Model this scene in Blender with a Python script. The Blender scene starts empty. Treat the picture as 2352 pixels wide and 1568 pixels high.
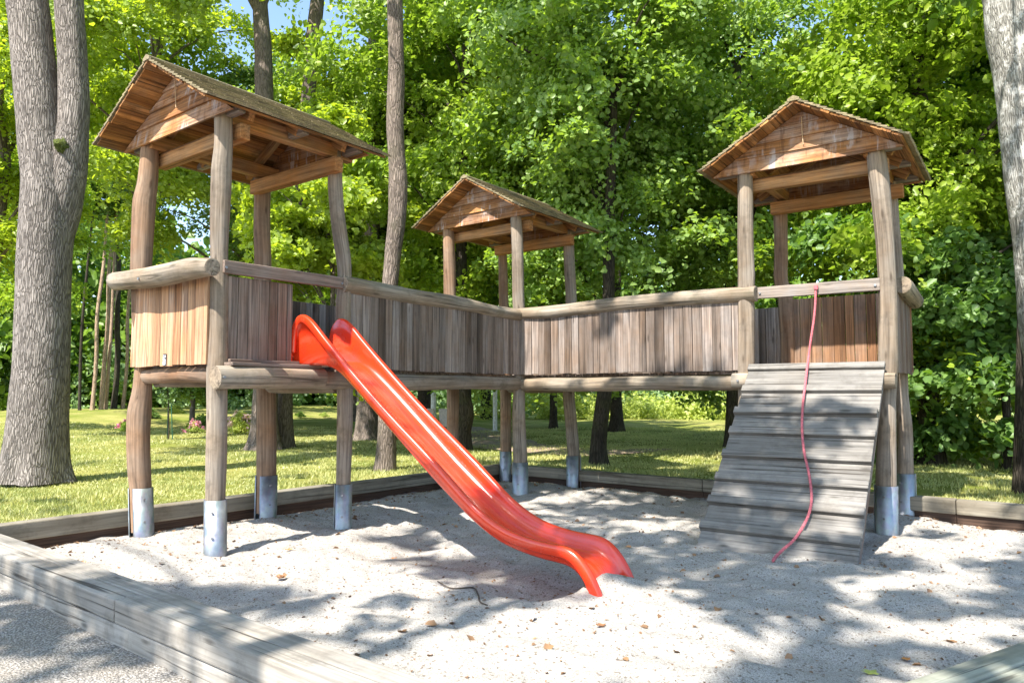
import bpy, math, random
import numpy as np
from mathutils import Vector, Matrix
R = math.radians
scene = bpy.context.scene
COL = scene.collection

# ------------------------------------------------------------ camera, sky, sun, exposure
F_PX, PITCH, EYE = 1676.7, 0.0693, 1.348            # survey units: photo measured at 2352 px wide
cam = bpy.data.cameras.new('camera'); camo = bpy.data.objects.new('camera', cam); COL.objects.link(camo)
cam.sensor_width = 36; cam.lens = 36 * F_PX / 2352; cam.clip_end = 600; cam.clip_start = .05
camo.location = (0, 0, EYE); camo.rotation_euler = (math.pi/2 + PITCH, 0, 0)
scene.camera = camo
SUN_EL = R(52); SUN_D = np.array([-.597*math.cos(SUN_EL), -.802*math.cos(SUN_EL), math.sin(SUN_EL)])
w = bpy.data.worlds.new('World'); scene.world = w; w.use_nodes = True
nt = w.node_tree; bg = nt.nodes['Background']
sky = nt.nodes.new('ShaderNodeTexSky'); sky.sky_type = 'NISHITA'; sky.sun_disc = False
sky.sun_elevation = SUN_EL; sky.sun_rotation = math.atan2(-.597, -.802) % (2*math.pi)
sky.air_density = 1.0; sky.dust_density = .6; sky.ozone_density = 1.2
nt.links.new(sky.outputs[0], bg.inputs[0]); bg.inputs[1].default_value = .14
sl = bpy.data.lights.new('sun', 'SUN'); sl.energy = 4.2; sl.angle = R(.55); sl.color = (1, .955, .88)
slo = bpy.data.objects.new('sun', sl); COL.objects.link(slo)
slo.rotation_euler = Vector(SUN_D).to_track_quat('Z', 'Y').to_euler()
vs = scene.view_settings; vs.view_transform = 'Standard'; vs.look = 'None'; vs.gamma = 1
vs.use_curve_mapping = False; vs.exposure = 1.5
scene.cycles.max_bounces = 7; scene.cycles.diffuse_bounces = 4; scene.cycles.transmission_bounces = 4
scene.cycles.glossy_bounces = 3; scene.cycles.caustics_reflective = False; scene.cycles.caustics_refractive = False
scene.cycles.use_denoising = True

# ------------------------------------------------------------ survey helpers
cP, sP = math.cos(PITCH), math.sin(PITCH)
def ray(px, py):
    x = (px-1176)/F_PX; u = (784-py)/F_PX
    return np.array([x, cP-u*sP, sP+u*cP])
CAM = np.array([0, 0, EYE])
def at(px, py, Y): d = ray(px, py); return CAM + d*(Y/d[1])
def onz(px, py, z=0.): d = ray(px, py); return CAM + d*((z-EYE)/d[2])
def topx(P):
    x, y, z = P[..., 0], P[..., 1], P[..., 2]-EYE
    d = y*cP+z*sP; u = -y*sP+z*cP
    return 1176+F_PX*x/d, 784-F_PX*u/d
class Frame:
    def __init__(s, cx, cy, r): s.c = np.array([cx, cy]); s.r = r; s.x = np.array([math.cos(r), math.sin(r)]); s.y = np.array([-math.sin(r), math.cos(r)])
    def W(s, u, v, z): p = s.c+s.x*u+s.y*v; return np.array([p[0], p[1], z])
    def onv(s, v, px, py):
        d = ray(px, py); t = (v+s.c@s.y)/(d[:2]@s.y); return CAM+d*t
    def onu(s, u, px, py):
        d = ray(px, py); t = (u+s.c@s.x)/(d[:2]@s.x); return CAM+d*t
TW = {'A': Frame(-2.6697, 7.2657, -.6474), 'B': Frame(-.011, 10.9308, -.6567), 'C': Frame(3.5458, 8.2068, -.6161)}
SU, SV = .65, .6645
def corner(t, k): u = {'l': -SU, 'r': SU}[k[1]]; v = {'f': -SV, 'b': SV}[k[0]]; return TW[t].W(u, v, 0)

# ------------------------------------------------------------ value noise
def vnoise(P, seed=0):
    P = np.asarray(P, float); i = np.floor(P).astype(np.int64); f = P-i; f = f*f*(3-2*f); D = P.shape[-1]; out = 0
    for c in range(2**D):
        h = np.full(P.shape[:-1], seed*1013+7, np.int64); wgt = 1.
        for d in range(D):
            b = (c >> d) & 1; h = (h*1664525 + (i[..., d]+b)*(374761393+d*668265263)) & 0x7fffffff
            h = ((h ^ (h >> 13))*1274126177) & 0x7fffffff
            wgt = wgt*(f[..., d] if b else 1-f[..., d])
        out = out + wgt*((h ^ (h >> 16)) & 0xffff)/65535.
    return out*2-1
def fbm(P, o=4, seed=0): return sum(vnoise(np.asarray(P)*2**k, seed+k)*.5**k for k in range(o))

# ------------------------------------------------------------ objects
def tag(o, label=None, cat=None, group=None, kind=None):
    if label: o['label'] = label
    if cat: o['category'] = cat
    if group: o['group'] = group
    if kind: o['kind'] = kind
    return o
def thing(name, label, cat, loc=(0, 0, 0), rz=0, group=None):
    o = bpy.data.objects.new(name, None); COL.objects.link(o); o.location = [float(q) for q in loc]
    o.rotation_euler = (0, 0, rz); o.empty_display_size = .2
    o['_m'] = 1; del o['_m']
    return tag(o, label, cat, group)
def base_matrix(o):
    return Matrix.Translation(o.location) @ Matrix.Rotation(o.rotation_euler[2], 4, 'Z')
def link(name, me, mat=None, parent=None):
    o = bpy.data.objects.new(name, me); COL.objects.link(o)
    if mat: me.materials.append(mat)
    if parent:
        o.parent = parent
        if parent.type == 'EMPTY': o.matrix_parent_inverse = base_matrix(parent).inverted()
    return o
def np_mesh(name, V, Fq, nper, smooth=False, gc=None):
    """V (n,3); Fq (m,nper) uniform faces"""
    me = bpy.data.meshes.new(name); V = np.asarray(V, np.float32); Fq = np.asarray(Fq, np.int32)
    me.vertices.add(len(V)); me.vertices.foreach_set('co', V.ravel())
    me.loops.add(Fq.size); me.loops.foreach_set('vertex_index', Fq.ravel())
    me.polygons.add(len(Fq)); me.polygons.foreach_set('loop_start', np.arange(len(Fq), dtype=np.int32)*nper)
    me.polygons.foreach_set('loop_total', np.full(len(Fq), nper, np.int32))
    if smooth: me.polygons.foreach_set('use_smooth', np.ones(len(Fq), bool))
    if gc is not None:
        a = me.attributes.new('gc', 'FLOAT_VECTOR', 'POINT'); a.data.foreach_set('vector', np.asarray(gc, np.float32).ravel())
    me.update(calc_edges=True); return me
class MB:
    def __init__(s): s.v = []; s.f = []; s.g = []; s.sm = []
    def add(s, V, Fs, G=None, smooth=False):
        n = len(s.v); s.v += [tuple(map(float, q)) for q in V]; s.f += [tuple(int(i)+n for i in q) for q in Fs]
        s.g += [tuple(map(float, q)) for q in (V if G is None else G)]; s.sm += [smooth]*len(Fs)
    def prism(s, bot, top, gax=2, smooth=False):
        """bot, top: matching rings of points"""
        n = len(bot); V = list(bot)+list(top)
        Fs = [tuple(range(n))[::-1], tuple(range(n, 2*n))]+[(i, (i+1) % n, n+(i+1) % n, n+i) for i in range(n)]
        s.add(V, Fs, G_of(V, gax), smooth)
    def box(s, o, ax, ay, az, lo, hi, grain):
        """oriented box: origin o, unit axes, lo/hi extents, grain axis index"""
        o = np.asarray(o, float); A = [np.asarray(a, float) for a in (ax, ay, az)]
        V = []; G = []
        for k in (0, 1):
            for (i, j) in ((0, 0), (1, 0), (1, 1), (0, 1)):
                e = ((lo[0], hi[0])[i], (lo[1], hi[1])[j], (lo[2], hi[2])[k])
                V.append(o+A[0]*e[0]+A[1]*e[1]+A[2]*e[2]); g = list(e); g.append(g.pop(grain)); G.append(g)
        s.add(V, [(3, 2, 1, 0), (4, 5, 6, 7), (0, 1, 5, 4), (1, 2, 6, 5), (2, 3, 7, 6), (3, 0, 4, 7)], G)
    def bar(s, a, b, wid, hei, up=(0, 0, 1)):
        a = np.asarray(a, float); b = np.asarray(b, float); d = b-a; L = np.linalg.norm(d); d /= L
        sx = np.cross(d, up); sx /= np.linalg.norm(sx); uz = np.cross(sx, d)
        s.box(a, sx, uz, d, (-wid/2, -hei/2, 0), (wid/2, hei/2, L), 2)
    def tube(s, pts, rad, n=14, step=.12, rough=.0, seed=0, cap=True, ell=1., dome=0., flare=None):
        P = np.array(pts, float); rad = np.array(rad, float)*np.ones(len(P))
        L = np.r_[0, np.cumsum(np.linalg.norm(np.diff(P, axis=0), axis=1))]
        m = max(2, int(L[-1]/step)+1); t = np.linspace(0, L[-1], m)
        C = np.stack([crom(L, P[:, k], t) for k in range(3)], 1) if len(P) > 2 else np.stack([np.interp(t, L, P[:, k]) for k in range(3)], 1)
        r = np.interp(t, L, rad)
        T = np.gradient(C, axis=0); T /= np.linalg.norm(T, axis=1)[:, None]
        ref = np.array([0, 0, 1.]) if abs(T[0][2]) < .8 else np.array([0, 1., 0])
        V = []; G = []
        for i in range(m):
            x = np.cross(ref, T[i]); x /= np.linalg.norm(x); y = np.cross(T[i], x)
            for k in range(n):
                a = 2*math.pi*k/n; ca, sa = math.cos(a), math.sin(a)
                V.append((C[i], x, y, ca, sa, r[i], t[i]))
        NP = np.array([[q[3]*1.3, q[4]*1.3, q[6]*1.6+seed*9.1] for q in V])
        dn = 1+rough*(fbm(NP, 3, seed)) if rough else np.ones(len(V))
        W = []
        for q, k in zip(V, dn):
            rr = q[5]*k
            if flare is not None: rr *= flare(q[6], math.atan2(q[4], q[3]))
            W.append(q[0]+q[1]*q[3]*rr+q[2]*q[4]*rr*ell); G.append((q[3]*q[5], q[4]*q[5], q[6]))
        Fs = [(i*n+k, i*n+(k+1) % n, (i+1)*n+(k+1) % n, (i+1)*n+k) for i in range(m-1) for k in range(n)]
        s.add(W, Fs, G, True)
        if cap:
            for i, sg in ((0, -1), (m-1, 1)):
                ring = W[i*n:(i+1)*n]; c = C[i]+T[i]*sg*dome*r[i]
                inner = [C[i]+(np.asarray(p)-C[i])*.86+T[i]*sg*(.03*r[i]+dome*r[i]*.6) for p in ring]
                gr = G[i*n:(i+1)*n]
                VV = list(ring)+inner+[c+T[i]*sg*.03*r[i]]
                GG = [(g[0]*1.3, g[1]*1.3, g[2]) for g in gr]+[(g[0]*.86, g[1]*.86, g[2]*1.0) for g in gr]+[(0, 0, G[i*n][2])]
                FF = []
                for k in range(n):
                    k2 = (k+1) % n; a = (k, k2, n+k2, n+k); b = (n+k, n+k2, 2*n)
                    if sg < 0: a = a[::-1]; b = b[::-1]
                    FF += [a, b]
                s.add(VV, FF, GG, False)
    def build(s, name, mat, parent=None, bevel=0, seg=1):
        me = bpy.data.meshes.new(name); me.from_pydata(s.v, [], s.f); me.update()
        me.polygons.foreach_set('use_smooth', s.sm)
        a = me.attributes.new('gc', 'FLOAT_VECTOR', 'POINT'); a.data.foreach_set('vector', np.array(s.g, np.float32).ravel())
        o = link(name, me, mat, parent)
        if bevel:
            b = o.modifiers.new('bevel', 'BEVEL'); b.width = bevel; b.segments = seg; b.limit_method = 'ANGLE'; b.angle_limit = R(40)
        return o
def G_of(V, gax):
    out = []
    for p in V: g = list(p); g.append(g.pop(gax)); out.append(g)
    return out
def crom(X, Yv, t):
    X = np.asarray(X, float); Yv = np.asarray(Yv, float)
    m = np.gradient(Yv, X); i = np.clip(np.searchsorted(X, t, side='right')-1, 0, len(X)-2)
    h = X[i+1]-X[i]; s = (t-X[i])/h
    return (2*s**3-3*s**2+1)*Yv[i]+(s**3-2*s**2+s)*h*m[i]+(-2*s**3+3*s**2)*Yv[i+1]+(s**3-s**2)*h*m[i+1]

# ------------------------------------------------------------ materials
class NG:
    def __init__(s, name):
        s.m = bpy.data.materials.new(name); s.m.use_nodes = True; s.t = s.m.node_tree; s.t.nodes.clear()
        s.out = s.t.nodes.new('ShaderNodeOutputMaterial'); s.p = s.t.nodes.new('ShaderNodeBsdfPrincipled')
        s.t.links.new(s.p.outputs[0], s.out.inputs[0])
    def n(s, typ, ins={}, **kw):
        q = s.t.nodes.new(typ)
        for k, v in kw.items(): setattr(q, k, v)
        for k, v in ins.items(): s.set(q.inputs[k], v)
        return q
    def set(s, sock, v):
        if hasattr(v, 'links') or isinstance(v, bpy.types.NodeSocket): s.t.links.new(v, sock)
        else: sock.default_value = (*v, 1) if isinstance(v, tuple) and len(v) == 3 and sock.type == 'RGBA' else v
    def math(s, op, a, b=0., c=0.): return s.n('ShaderNodeMath', {0: a, 1: b, 2: c}, operation=op).outputs[0]
    def mix(s, f, a, b, bt='MIX'):
        q = s.n('ShaderNodeMix', data_type='RGBA', blend_type=bt); s.set(q.inputs[0], f); s.set(q.inputs[6], a); s.set(q.inputs[7], b); return q.outputs[2]
    def ramp(s, f, stops):
        q = s.n('ShaderNodeValToRGB', {0: f}); e = q.color_ramp.elements
        while len(e) < len(stops): e.new(.5)
        for k, (p, c) in zip(e, stops): k.position = p; k.color = (c, c, c, 1) if isinstance(c, (int, float)) else (*c, 1)
        return q.outputs[0]
    def noise(s, v, sc, det=4, rough=.55, dist=0.): return s.n('ShaderNodeTexNoise', {'Vector': v, 'Scale': sc, 'Detail': det, 'Roughness': rough, 'Distortion': dist}).outputs[0]
    def bump(s, h, st, d=.01, nrm=None):
        q = s.n('ShaderNodeBump', {'Height': h, 'Strength': st, 'Distance': d})
        if nrm: s.set(q.inputs['Normal'], nrm)
        return q.outputs[0]
    def isl(s): return s.n('ShaderNodeNewGeometry').outputs['Random Per Island']
    def obj(s): return s.n('ShaderNodeTexCoord').outputs['Object']
def vscale(g, vec, sc, off=None):
    q = g.n('ShaderNodeVectorMath', {0: vec, 1: sc}, operation='MULTIPLY').outputs[0]
    if off is not None:
        c = g.n('ShaderNodeCombineXYZ', {0: off, 1: g.math('MULTIPLY', off, 1.7), 2: g.math('MULTIPLY', off, 2.3)}).outputs[0]
        q = g.n('ShaderNodeVectorMath', {0: q, 1: c}, operation='ADD').outputs[0]
    return q
def wood(name, light, dark, grey, greyamt=.5, grain=1., var=.35, knots=True, cracks=.5, dirt=.0, dirtcol=(.05, .045, .04), fine=.48, streak=0.):
    g = NG(name); gc = g.n('ShaderNodeAttribute', attribute_name='gc').outputs['Vector']; rnd = g.isl()
    off = g.math('MULTIPLY', rnd, 37.)
    v1 = vscale(g, gc, (9*grain, 9*grain, .55), off); v2 = vscale(g, gc, (60*grain, 60*grain, 1.6), off)
    v3 = vscale(g, gc, (1, 1, 1), off)
    n1 = g.noise(v1, 1, 5, .6, .6); n2 = g.noise(v2, 1, 4, .6); nb = g.noise(v3, 2.2, 5, .6)
    c = g.mix(g.ramp(n1, [(.32, 0.), (.68, 1.)]), dark, light)
    gm = g.math('ADD', g.math('MULTIPLY', g.math('SUBTRACT', nb, .5), 2.2), greyamt)
    gm = g.math('ADD', gm, g.math('MULTIPLY', g.math('SUBTRACT', rnd, .5), .5)); gm = g.math('MAXIMUM', g.math('MINIMUM', gm, 1.), 0.)
    gcol = g.mix(g.ramp(n1, [(.3, 0.), (.7, 1.)]), tuple(k*.62 for k in grey), tuple(min(1, k*1.12) for k in grey))
    c = g.mix(gm, c, gcol)
    c = g.mix(1., c, g.ramp(n2, [(.32, fine), (.60, 1.12)]), 'MULTIPLY')
    tone = g.math('ADD', 1-var*.5, g.math('MULTIPLY', rnd, var))
    c = g.mix(1., c, g.n('ShaderNodeCombineXYZ', {0: tone, 1: tone, 2: tone}).outputs[0], 'MULTIPLY')
    h = g.math('ADD', g.math('MULTIPLY', n1, .6), g.math('MULTIPLY', n2, .5))
    if cracks:
        vc = vscale(g, gc, (22*grain, 22*grain, .5), off); cr = g.noise(vc, 1, 3, .5, 1.2)
        crk = g.ramp(cr, [(.34, 1.), (.40, 0.)]); c = g.mix(g.math('MULTIPLY', crk, cracks), c, (.03, .022, .016)); h = g.math('SUBTRACT', h, g.math('MULTIPLY', crk, .8))
    if knots:
        vk = vscale(g, gc, (9, 9, 2.4), off); vo = g.n('ShaderNodeTexVoronoi', {'Vector': vk, 'Scale': 1., 'Randomness': 1.}); kd = g.ramp(vo.outputs['Distance'], [(.06, 1.), (.16, 0.)])
        c = g.mix(g.math('MULTIPLY', kd, .65), c, tuple(k*.28 for k in dark))
    if streak:
        sv = g.noise(vscale(g, g.obj(), (16, 16, 1.3)), 1, 4, .6, .3); sm = g.noise(g.obj(), 2.6, 3); sf_ = g.math('MULTIPLY', g.ramp(sv, [(.52, 0.), (.60, 1.)]), g.ramp(sm, [(.48, 0.), (.60, streak)]))
        c = g.mix(sf_, c, (.52, .46, .44)); c = g.mix(g.math('MULTIPLY', g.ramp(sv, [(.34, .6), (.42, 0.)]), streak), c, (.07, .032, .018))
    if dirt:
        dn = g.noise(v3, 5, 6, .7); c = g.mix(g.math('MULTIPLY', g.ramp(dn, [(.5, 0.), (.68, 1.)]), dirt), c, dirtcol)
    g.set(g.p.inputs['Base Color'], c); g.p.inputs['Roughness'].default_value = .78; g.p.inputs['Specular IOR Level'].default_value = .25
    g.set(g.p.inputs['Normal'], g.bump(h, .55, .004)); return g.m
M = {}
M['post'] = wood('post_wood', (.31, .22, .14), (.15, .098, .058), (.31, .26, .21), .6, .8, .12, True, .55, .5, (.07, .055, .04), fine=.6)
M['post_warm'] = wood('post_wood_warm', (.35, .205, .115), (.18, .09, .045), (.31, .23, .17), .4, .8, .1, True, .5, .4, (.09, .05, .03), fine=.62)
M['rail'] = wood('rail_log_wood', (.34, .245, .155), (.17, .115, .07), (.36, .305, .24), .65, .7, .15, True, .7, .45, (.09, .08, .045), fine=.6)
M['plank'] = wood('grey_plank_wood', (.27, .175, .115), (.11, .07, .045), (.255, .215, .19), .55, 1.1, 1.0, True, .6, .25, (.06, .045, .035))
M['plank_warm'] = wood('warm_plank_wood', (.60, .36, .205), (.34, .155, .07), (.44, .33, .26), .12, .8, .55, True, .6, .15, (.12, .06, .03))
M['plank_inner'] = wood('inner_plank_wood', (.38, .20, .10), (.21, .10, .048), (.22, .185, .155), .22, 1., .5, True, .5, .2, (.06, .03, .02))
M['plank_brown'] = wood('brown_plank_wood', (.26, .165, .115), (.13, .075, .05), (.25, .205, .175), .45, 1., .5, True, .5, .2, (.05, .04, .03))
M['roofwood'] = wood('roof_board_wood', (.50, .225, .065), (.17, .065, .02), (.26, .19, .13), .06, 1., .85, True, .6, .45, (.045, .022, .010))
M['gable'] = wood('gable_board_wood', (.50, .24, .085), (.24, .10, .038), (.52, .45, .40), .10, 1., .35, True, .5, .4, (.09, .04, .02), streak=.75)
M['beam'] = wood('beam_wood', (.54, .275, .10), (.32, .135, .045), (.36, .27, .18), .05, .9, .25, True, .6, .2, (.08, .035, .015))
M['kerb'] = wood('kerb_wood', (.40, .36, .305), (.25, .215, .175), (.41, .38, .34), .7, .8, .15, True, .8, .55, (.14, .125, .105), fine=.72)
M['kerb_dark'] = wood('kerb_wood_dark', (.30, .255, .19), (.17, .14, .10), (.32, .295, .24), .5, .8, .3, True, .6, .4, (.07, .06, .04), fine=.8)
M['kerb_green'] = wood('greenish_kerb_wood', (.34, .33, .25), (.23, .22, .16), (.36, .37, .31), .6, .8, .15, True, .6, .4, (.13, .14, .10), fine=.8)
M['kerb_gap'] = wood('dark_gap_wood', (.10, .055, .035), (.05, .028, .018), (.09, .06, .045), .3)
M['ramp'] = wood('ramp_wood', (.20, .175, .145), (.10, .085, .07), (.205, .19, .172), .75, 1.0, .5, True, .8, .45, (.08, .07, .06), fine=.66)
def shingle():
    g = NG('mossy_shingle'); o = g.obj(); r = g.isl(); n = g.noise(o, 3.5, 6, .65); n2 = g.noise(o, 60, 4, .6)
    c = g.mix(r, (.12, .092, .06), (.34, .27, .17)); c = g.mix(g.ramp(n, [(.42, .08), (.62, .42)]), c, (.31, .265, .11))
    c = g.mix(1., c, g.ramp(n2, [(.3, .55), (.7, 1.15)]), 'MULTIPLY'); g.set(g.p.inputs['Base Color'], c); g.p.inputs['Roughness'].default_value = .9
    g.set(g.p.inputs['Normal'], g.bump(n2, .6, .006)); return g.m
M['shingle'] = shingle()
def steel():
    g = NG('galvanised_steel'); o = g.obj(); v = vscale(g, o, (18, 18, 10)); vo = g.n('ShaderNodeTexVoronoi', {'Vector': v, 'Scale': 1.4}).outputs['Color']
    n = g.noise(o, 9, 5, .6); c = g.mix(g.ramp(n, [(.35, 0.), (.65, 1.)]), (.30, .33, .36), (.46, .49, .52)); c = g.mix(.12, c, vo, 'MULTIPLY')
    g.set(g.p.inputs['Base Color'], c); g.p.inputs['Metallic'].default_value = .8; g.set(g.p.inputs['Roughness'], g.ramp(n, [(.3, .38), (.7, .58)])); return g.m
M['steel'] = steel()
def plastic():
    g = NG('red_glossy_plastic'); o = g.obj(); n = g.noise(o, 6, 6, .65); v = vscale(g, g.n('ShaderNodeAttribute', attribute_name='gc').outputs['Vector'], (70, 70, 1.2)); s = g.noise(v, 1, 4, .6)
    c = g.mix(g.ramp(n, [(.4, 0.), (.7, .5)]), (.76, .045, .009), (.60, .028, .010)); c = g.mix(g.math('MULTIPLY', g.ramp(s, [(.58, 0.), (.72, .5)]), .35), c, (.75, .3, .22))
    sx = g.n('ShaderNodeSeparateXYZ', {0: g.n('ShaderNodeAttribute', attribute_name='gc').outputs['Vector']}); wr = g.ramp(g.math('ABSOLUTE', sx.outputs[0]), [(.10, 1.), (.17, 0.)]); glare_n = g.ramp(g.noise(vscale(g, sx.inputs[0].links[0].from_socket, (14, 14, 1.6)), 1, 6, .7), [(.42, 0.), (.66, 1.)])
    c = g.mix(g.math('MULTIPLY', g.math('MULTIPLY', wr, glare_n), .22), c, (.80, .30, .22)); g.p.inputs['Specular IOR Level'].default_value = .6  # pale scuffed band along the bed, sky glare put into the colour
    g.set(g.p.inputs['Base Color'], c); g.set(g.p.inputs['Roughness'], g.math('ADD', g.math('MULTIPLY', n, .18), g.math('ADD', g.math('MULTIPLY', s, .16), .08)))
    g.p.inputs['Coat Weight'].default_value = .4; g.p.inputs['Coat Roughness'].default_value = .16; g.set(g.p.inputs['Normal'], g.bump(n, .12, .01)); return g.m
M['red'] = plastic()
def flat(name, c, rough=.6, metal=0., nz=.15, sc=20):
    g = NG(name); n = g.noise(g.obj(), sc, 4); g.set(g.p.inputs['Base Color'], g.mix(g.ramp(n, [(.35, 0.), (.65, 1.)]), tuple(k*(1-nz) for k in c), tuple(min(1, k*(1+nz)) for k in c)))
    g.p.inputs['Roughness'].default_value = rough; g.p.inputs['Metallic'].default_value = metal; return g.m
def bark(name, a, b, sc=1., depth=.03, moss=0., blot=None):
    g = NG(name); gc = g.n('ShaderNodeAttribute', attribute_name='gc').outputs['Vector']
    wv = g.noise(vscale(g, gc, (4, 4, 2)), 1, 3); vv = vscale(g, gc, (24*sc, 24*sc, 3.2*sc), g.math('MULTIPLY', wv, 1.6))
    n = g.noise(vv, 1, 6, .65, .8); v2 = g.n('ShaderNodeTexVoronoi', {'Vector': vv, 'Scale': 1.2}, feature='DISTANCE_TO_EDGE').outputs['Distance']
    ed = g.ramp(v2, [(0., 0.), (.22, 1.)]); big = g.noise(gc, 2.5, 5, .6)
    h = g.math('ADD', g.math('MULTIPLY', ed, .6), g.math('MULTIPLY', n, .8))
    c = g.mix(g.ramp(h, [(.35, 0.), (1.0, 1.)]), b, a); c = g.mix(1., c, g.ramp(big, [(.3, .75), (.7, 1.2)]), 'MULTIPLY')
    if blot:
        bn = g.noise(gc, 7, 6, .7); c = g.mix(g.ramp(bn, [(.50, 0.), (.60, .9)]), c, blot)
    if moss: c = g.mix(g.math('MULTIPLY', g.ramp(g.noise(gc, 3, 5), [(.5, 0.), (.65, 1.)]), moss), c, (.10, .13, .03))
    g.set(g.p.inputs['Base Color'], c); g.p.inputs['Roughness'].default_value = .9; g.p.inputs['Specular IOR Level'].default_value = .15
    g.set(g.p.inputs['Normal'], g.bump(h, .9, depth)); return g.m
M['bark'] = bark('grey_ridged_bark', (.33, .29, .26), (.095, .08, .07), 1.45, .024)
M['bark_tall'] = bark('tall_trunk_bark', (.27, .215, .18), (.10, .08, .065), 1.3, .02, .1)
M['bark_dark'] = bark('dark_bark', (.085, .07, .055), (.03, .025, .02), 1.2, .02, .2)
M['bark_pale'] = bark('pale_blotched_bark', (.38, .36, .32), (.14, .13, .115), 1.8, .012, 0., (.62, .60, .56))
M['bark_pine'] = bark('pine_bark', (.56, .40, .29), (.26, .17, .12), 1., .02)
def leafmat(name, a, b, tr, trf=.38, var=.5):
    g = NG(name); r = g.isl(); ob = g.n('ShaderNodeObjectInfo').outputs['Random']
    nz = g.noise(g.obj(), .9, 3, .6); fac = g.math('ADD', g.math('MULTIPLY', r, .55), g.math('MULTIPLY', g.ramp(nz, [(.35, 0.), (.68, 1.)]), .5))
    c = g.mix(fac, a, b); c = g.n('ShaderNodeHueSaturation', {'Hue': g.math('ADD', .485, g.math('MULTIPLY', ob, .03)), 'Saturation': g.math('SUBTRACT', 1.0, g.math('MULTIPLY', ob, .22)), 'Value': g.math('ADD', .82, g.math('MULTIPLY', nz, .62)), 'Color': c}).outputs[0]; c2 = g.mix(1., tr, g.ramp(r, [(0., 1-var*.5), (1., 1+var*.3)]), 'MULTIPLY')
    g.set(g.p.inputs['Base Color'], c); g.p.inputs['Roughness'].default_value = .42; g.p.inputs['Specular IOR Level'].default_value = .38
    t = g.n('ShaderNodeBsdfTranslucent', {'Color': c2}); mx = g.n('ShaderNodeMixShader', {0: trf, 1: g.p.outputs[0], 2: t.outputs[0]})
    g.t.links.new(mx.outputs[0], g.out.inputs[0]); return g.m
M['leaf_mid'] = leafmat('linden_leaf', (.08, .17, .015), (.31, .42, .035), (.44, .64, .04), .42)
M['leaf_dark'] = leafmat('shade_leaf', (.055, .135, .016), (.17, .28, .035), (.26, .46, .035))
M['leaf_bright'] = leafmat('maple_leaf', (.16, .26, .014), (.36, .44, .022), (.58, .72, .03), .48)
M['leaf_far'] = leafmat('far_leaf', (.08, .16, .03), (.22, .33, .07), (.3, .48, .07), .38)
M['leaf_cool'] = leafmat('blue_green_leaf', (.09, .17, .05), (.22, .33, .10), (.28, .46, .1), .35)
M['leaf_bush'] = leafmat('bush_leaf', (.26, .36, .05), (.48, .54, .12), (.6, .7, .1), .4)

# ------------------------------------------------------------ sandbox frame and ground
SB = Frame(-.15, 11.9, 0); SB.x = np.array([.7845, -.620]); SB.y = np.array([-.620, -.7845])
LA, LB = 9.1, 7.06
KQ = np.array([.52, 2.4]); KD = np.array([.86, .51]); KD = KD/np.linalg.norm(KD); KN = np.array([-KD[1], KD[0]])
def kin(P): return (P[..., 0]-KQ[0])*KN[0]+(P[..., 1]-KQ[1])*KN[1]
def sbc(P): d = np.stack([P[..., 0]+.15, P[..., 1]-11.9], -1); return d@SB.x, d@SB.y
def mound(x, y):
    P = np.stack([x, y], -1); a, b = sbc(P); d = np.maximum(np.maximum(-a, -b), np.maximum(-kin(P), b-LB)); k = np.clip((d-.5)/3, 0, 1)
    big = np.clip((-x-5)/8, 0, 1)*np.clip((y-15)/10, 0, 1)*.35*np.clip(fbm(P*.09, 2, 3)+.6, 0, 2)
    return .085+k*(.05*fbm(P*.45, 3, 5))+big
def sand_h(x, y):
    P = np.stack([x, y], -1); Q = P@np.array([[.9, .45], [-.5, .95]])
    h = .034*fbm(P*1.3, 3, 11)+.017*fbm(Q*4.2, 3, 12)+.007*fbm(P*14, 2, 13)
    rid = np.abs(fbm(P*2.3, 2, 14)); h += .018*(.35-rid)
    for fx, fy, r_, a_ in DIPS: d2 = ((x-fx)**2+(y-fy)**2)/r_**2; h -= a_*np.exp(-d2)*(1-.6*d2)
    a, b = sbc(P); e = np.minimum(np.minimum(a, b), np.minimum(kin(P), LB-b)); h -= .05*np.exp(-np.clip(e, 0, 9)/.25)
    for fx, fy, r_, a_ in HEAPS: h += a_*np.exp(-((x-fx)**2+(y-fy)**2)/r_**2)
    return h-.015
rs = np.random.RandomState(4)
DIPS = [(*(SB.c+SB.x*a+SB.y*b), r, k) for a, b, r, k in zip(rs.uniform(.4, 6.8, 150), rs.uniform(.3, 6.9, 150), rs.uniform(.10, .26, 150), rs.uniform(.008, .024, 150))]
HEAPS = [(.66, 5.14, .15, .085), (.62, 5.0, .2, .03), (.85, 5.12, .22, .06), (.98, 4.95, .35, .035), (.2, 5.3, .25, -.06), (2.2, 6.15, .4, .03)]
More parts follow.
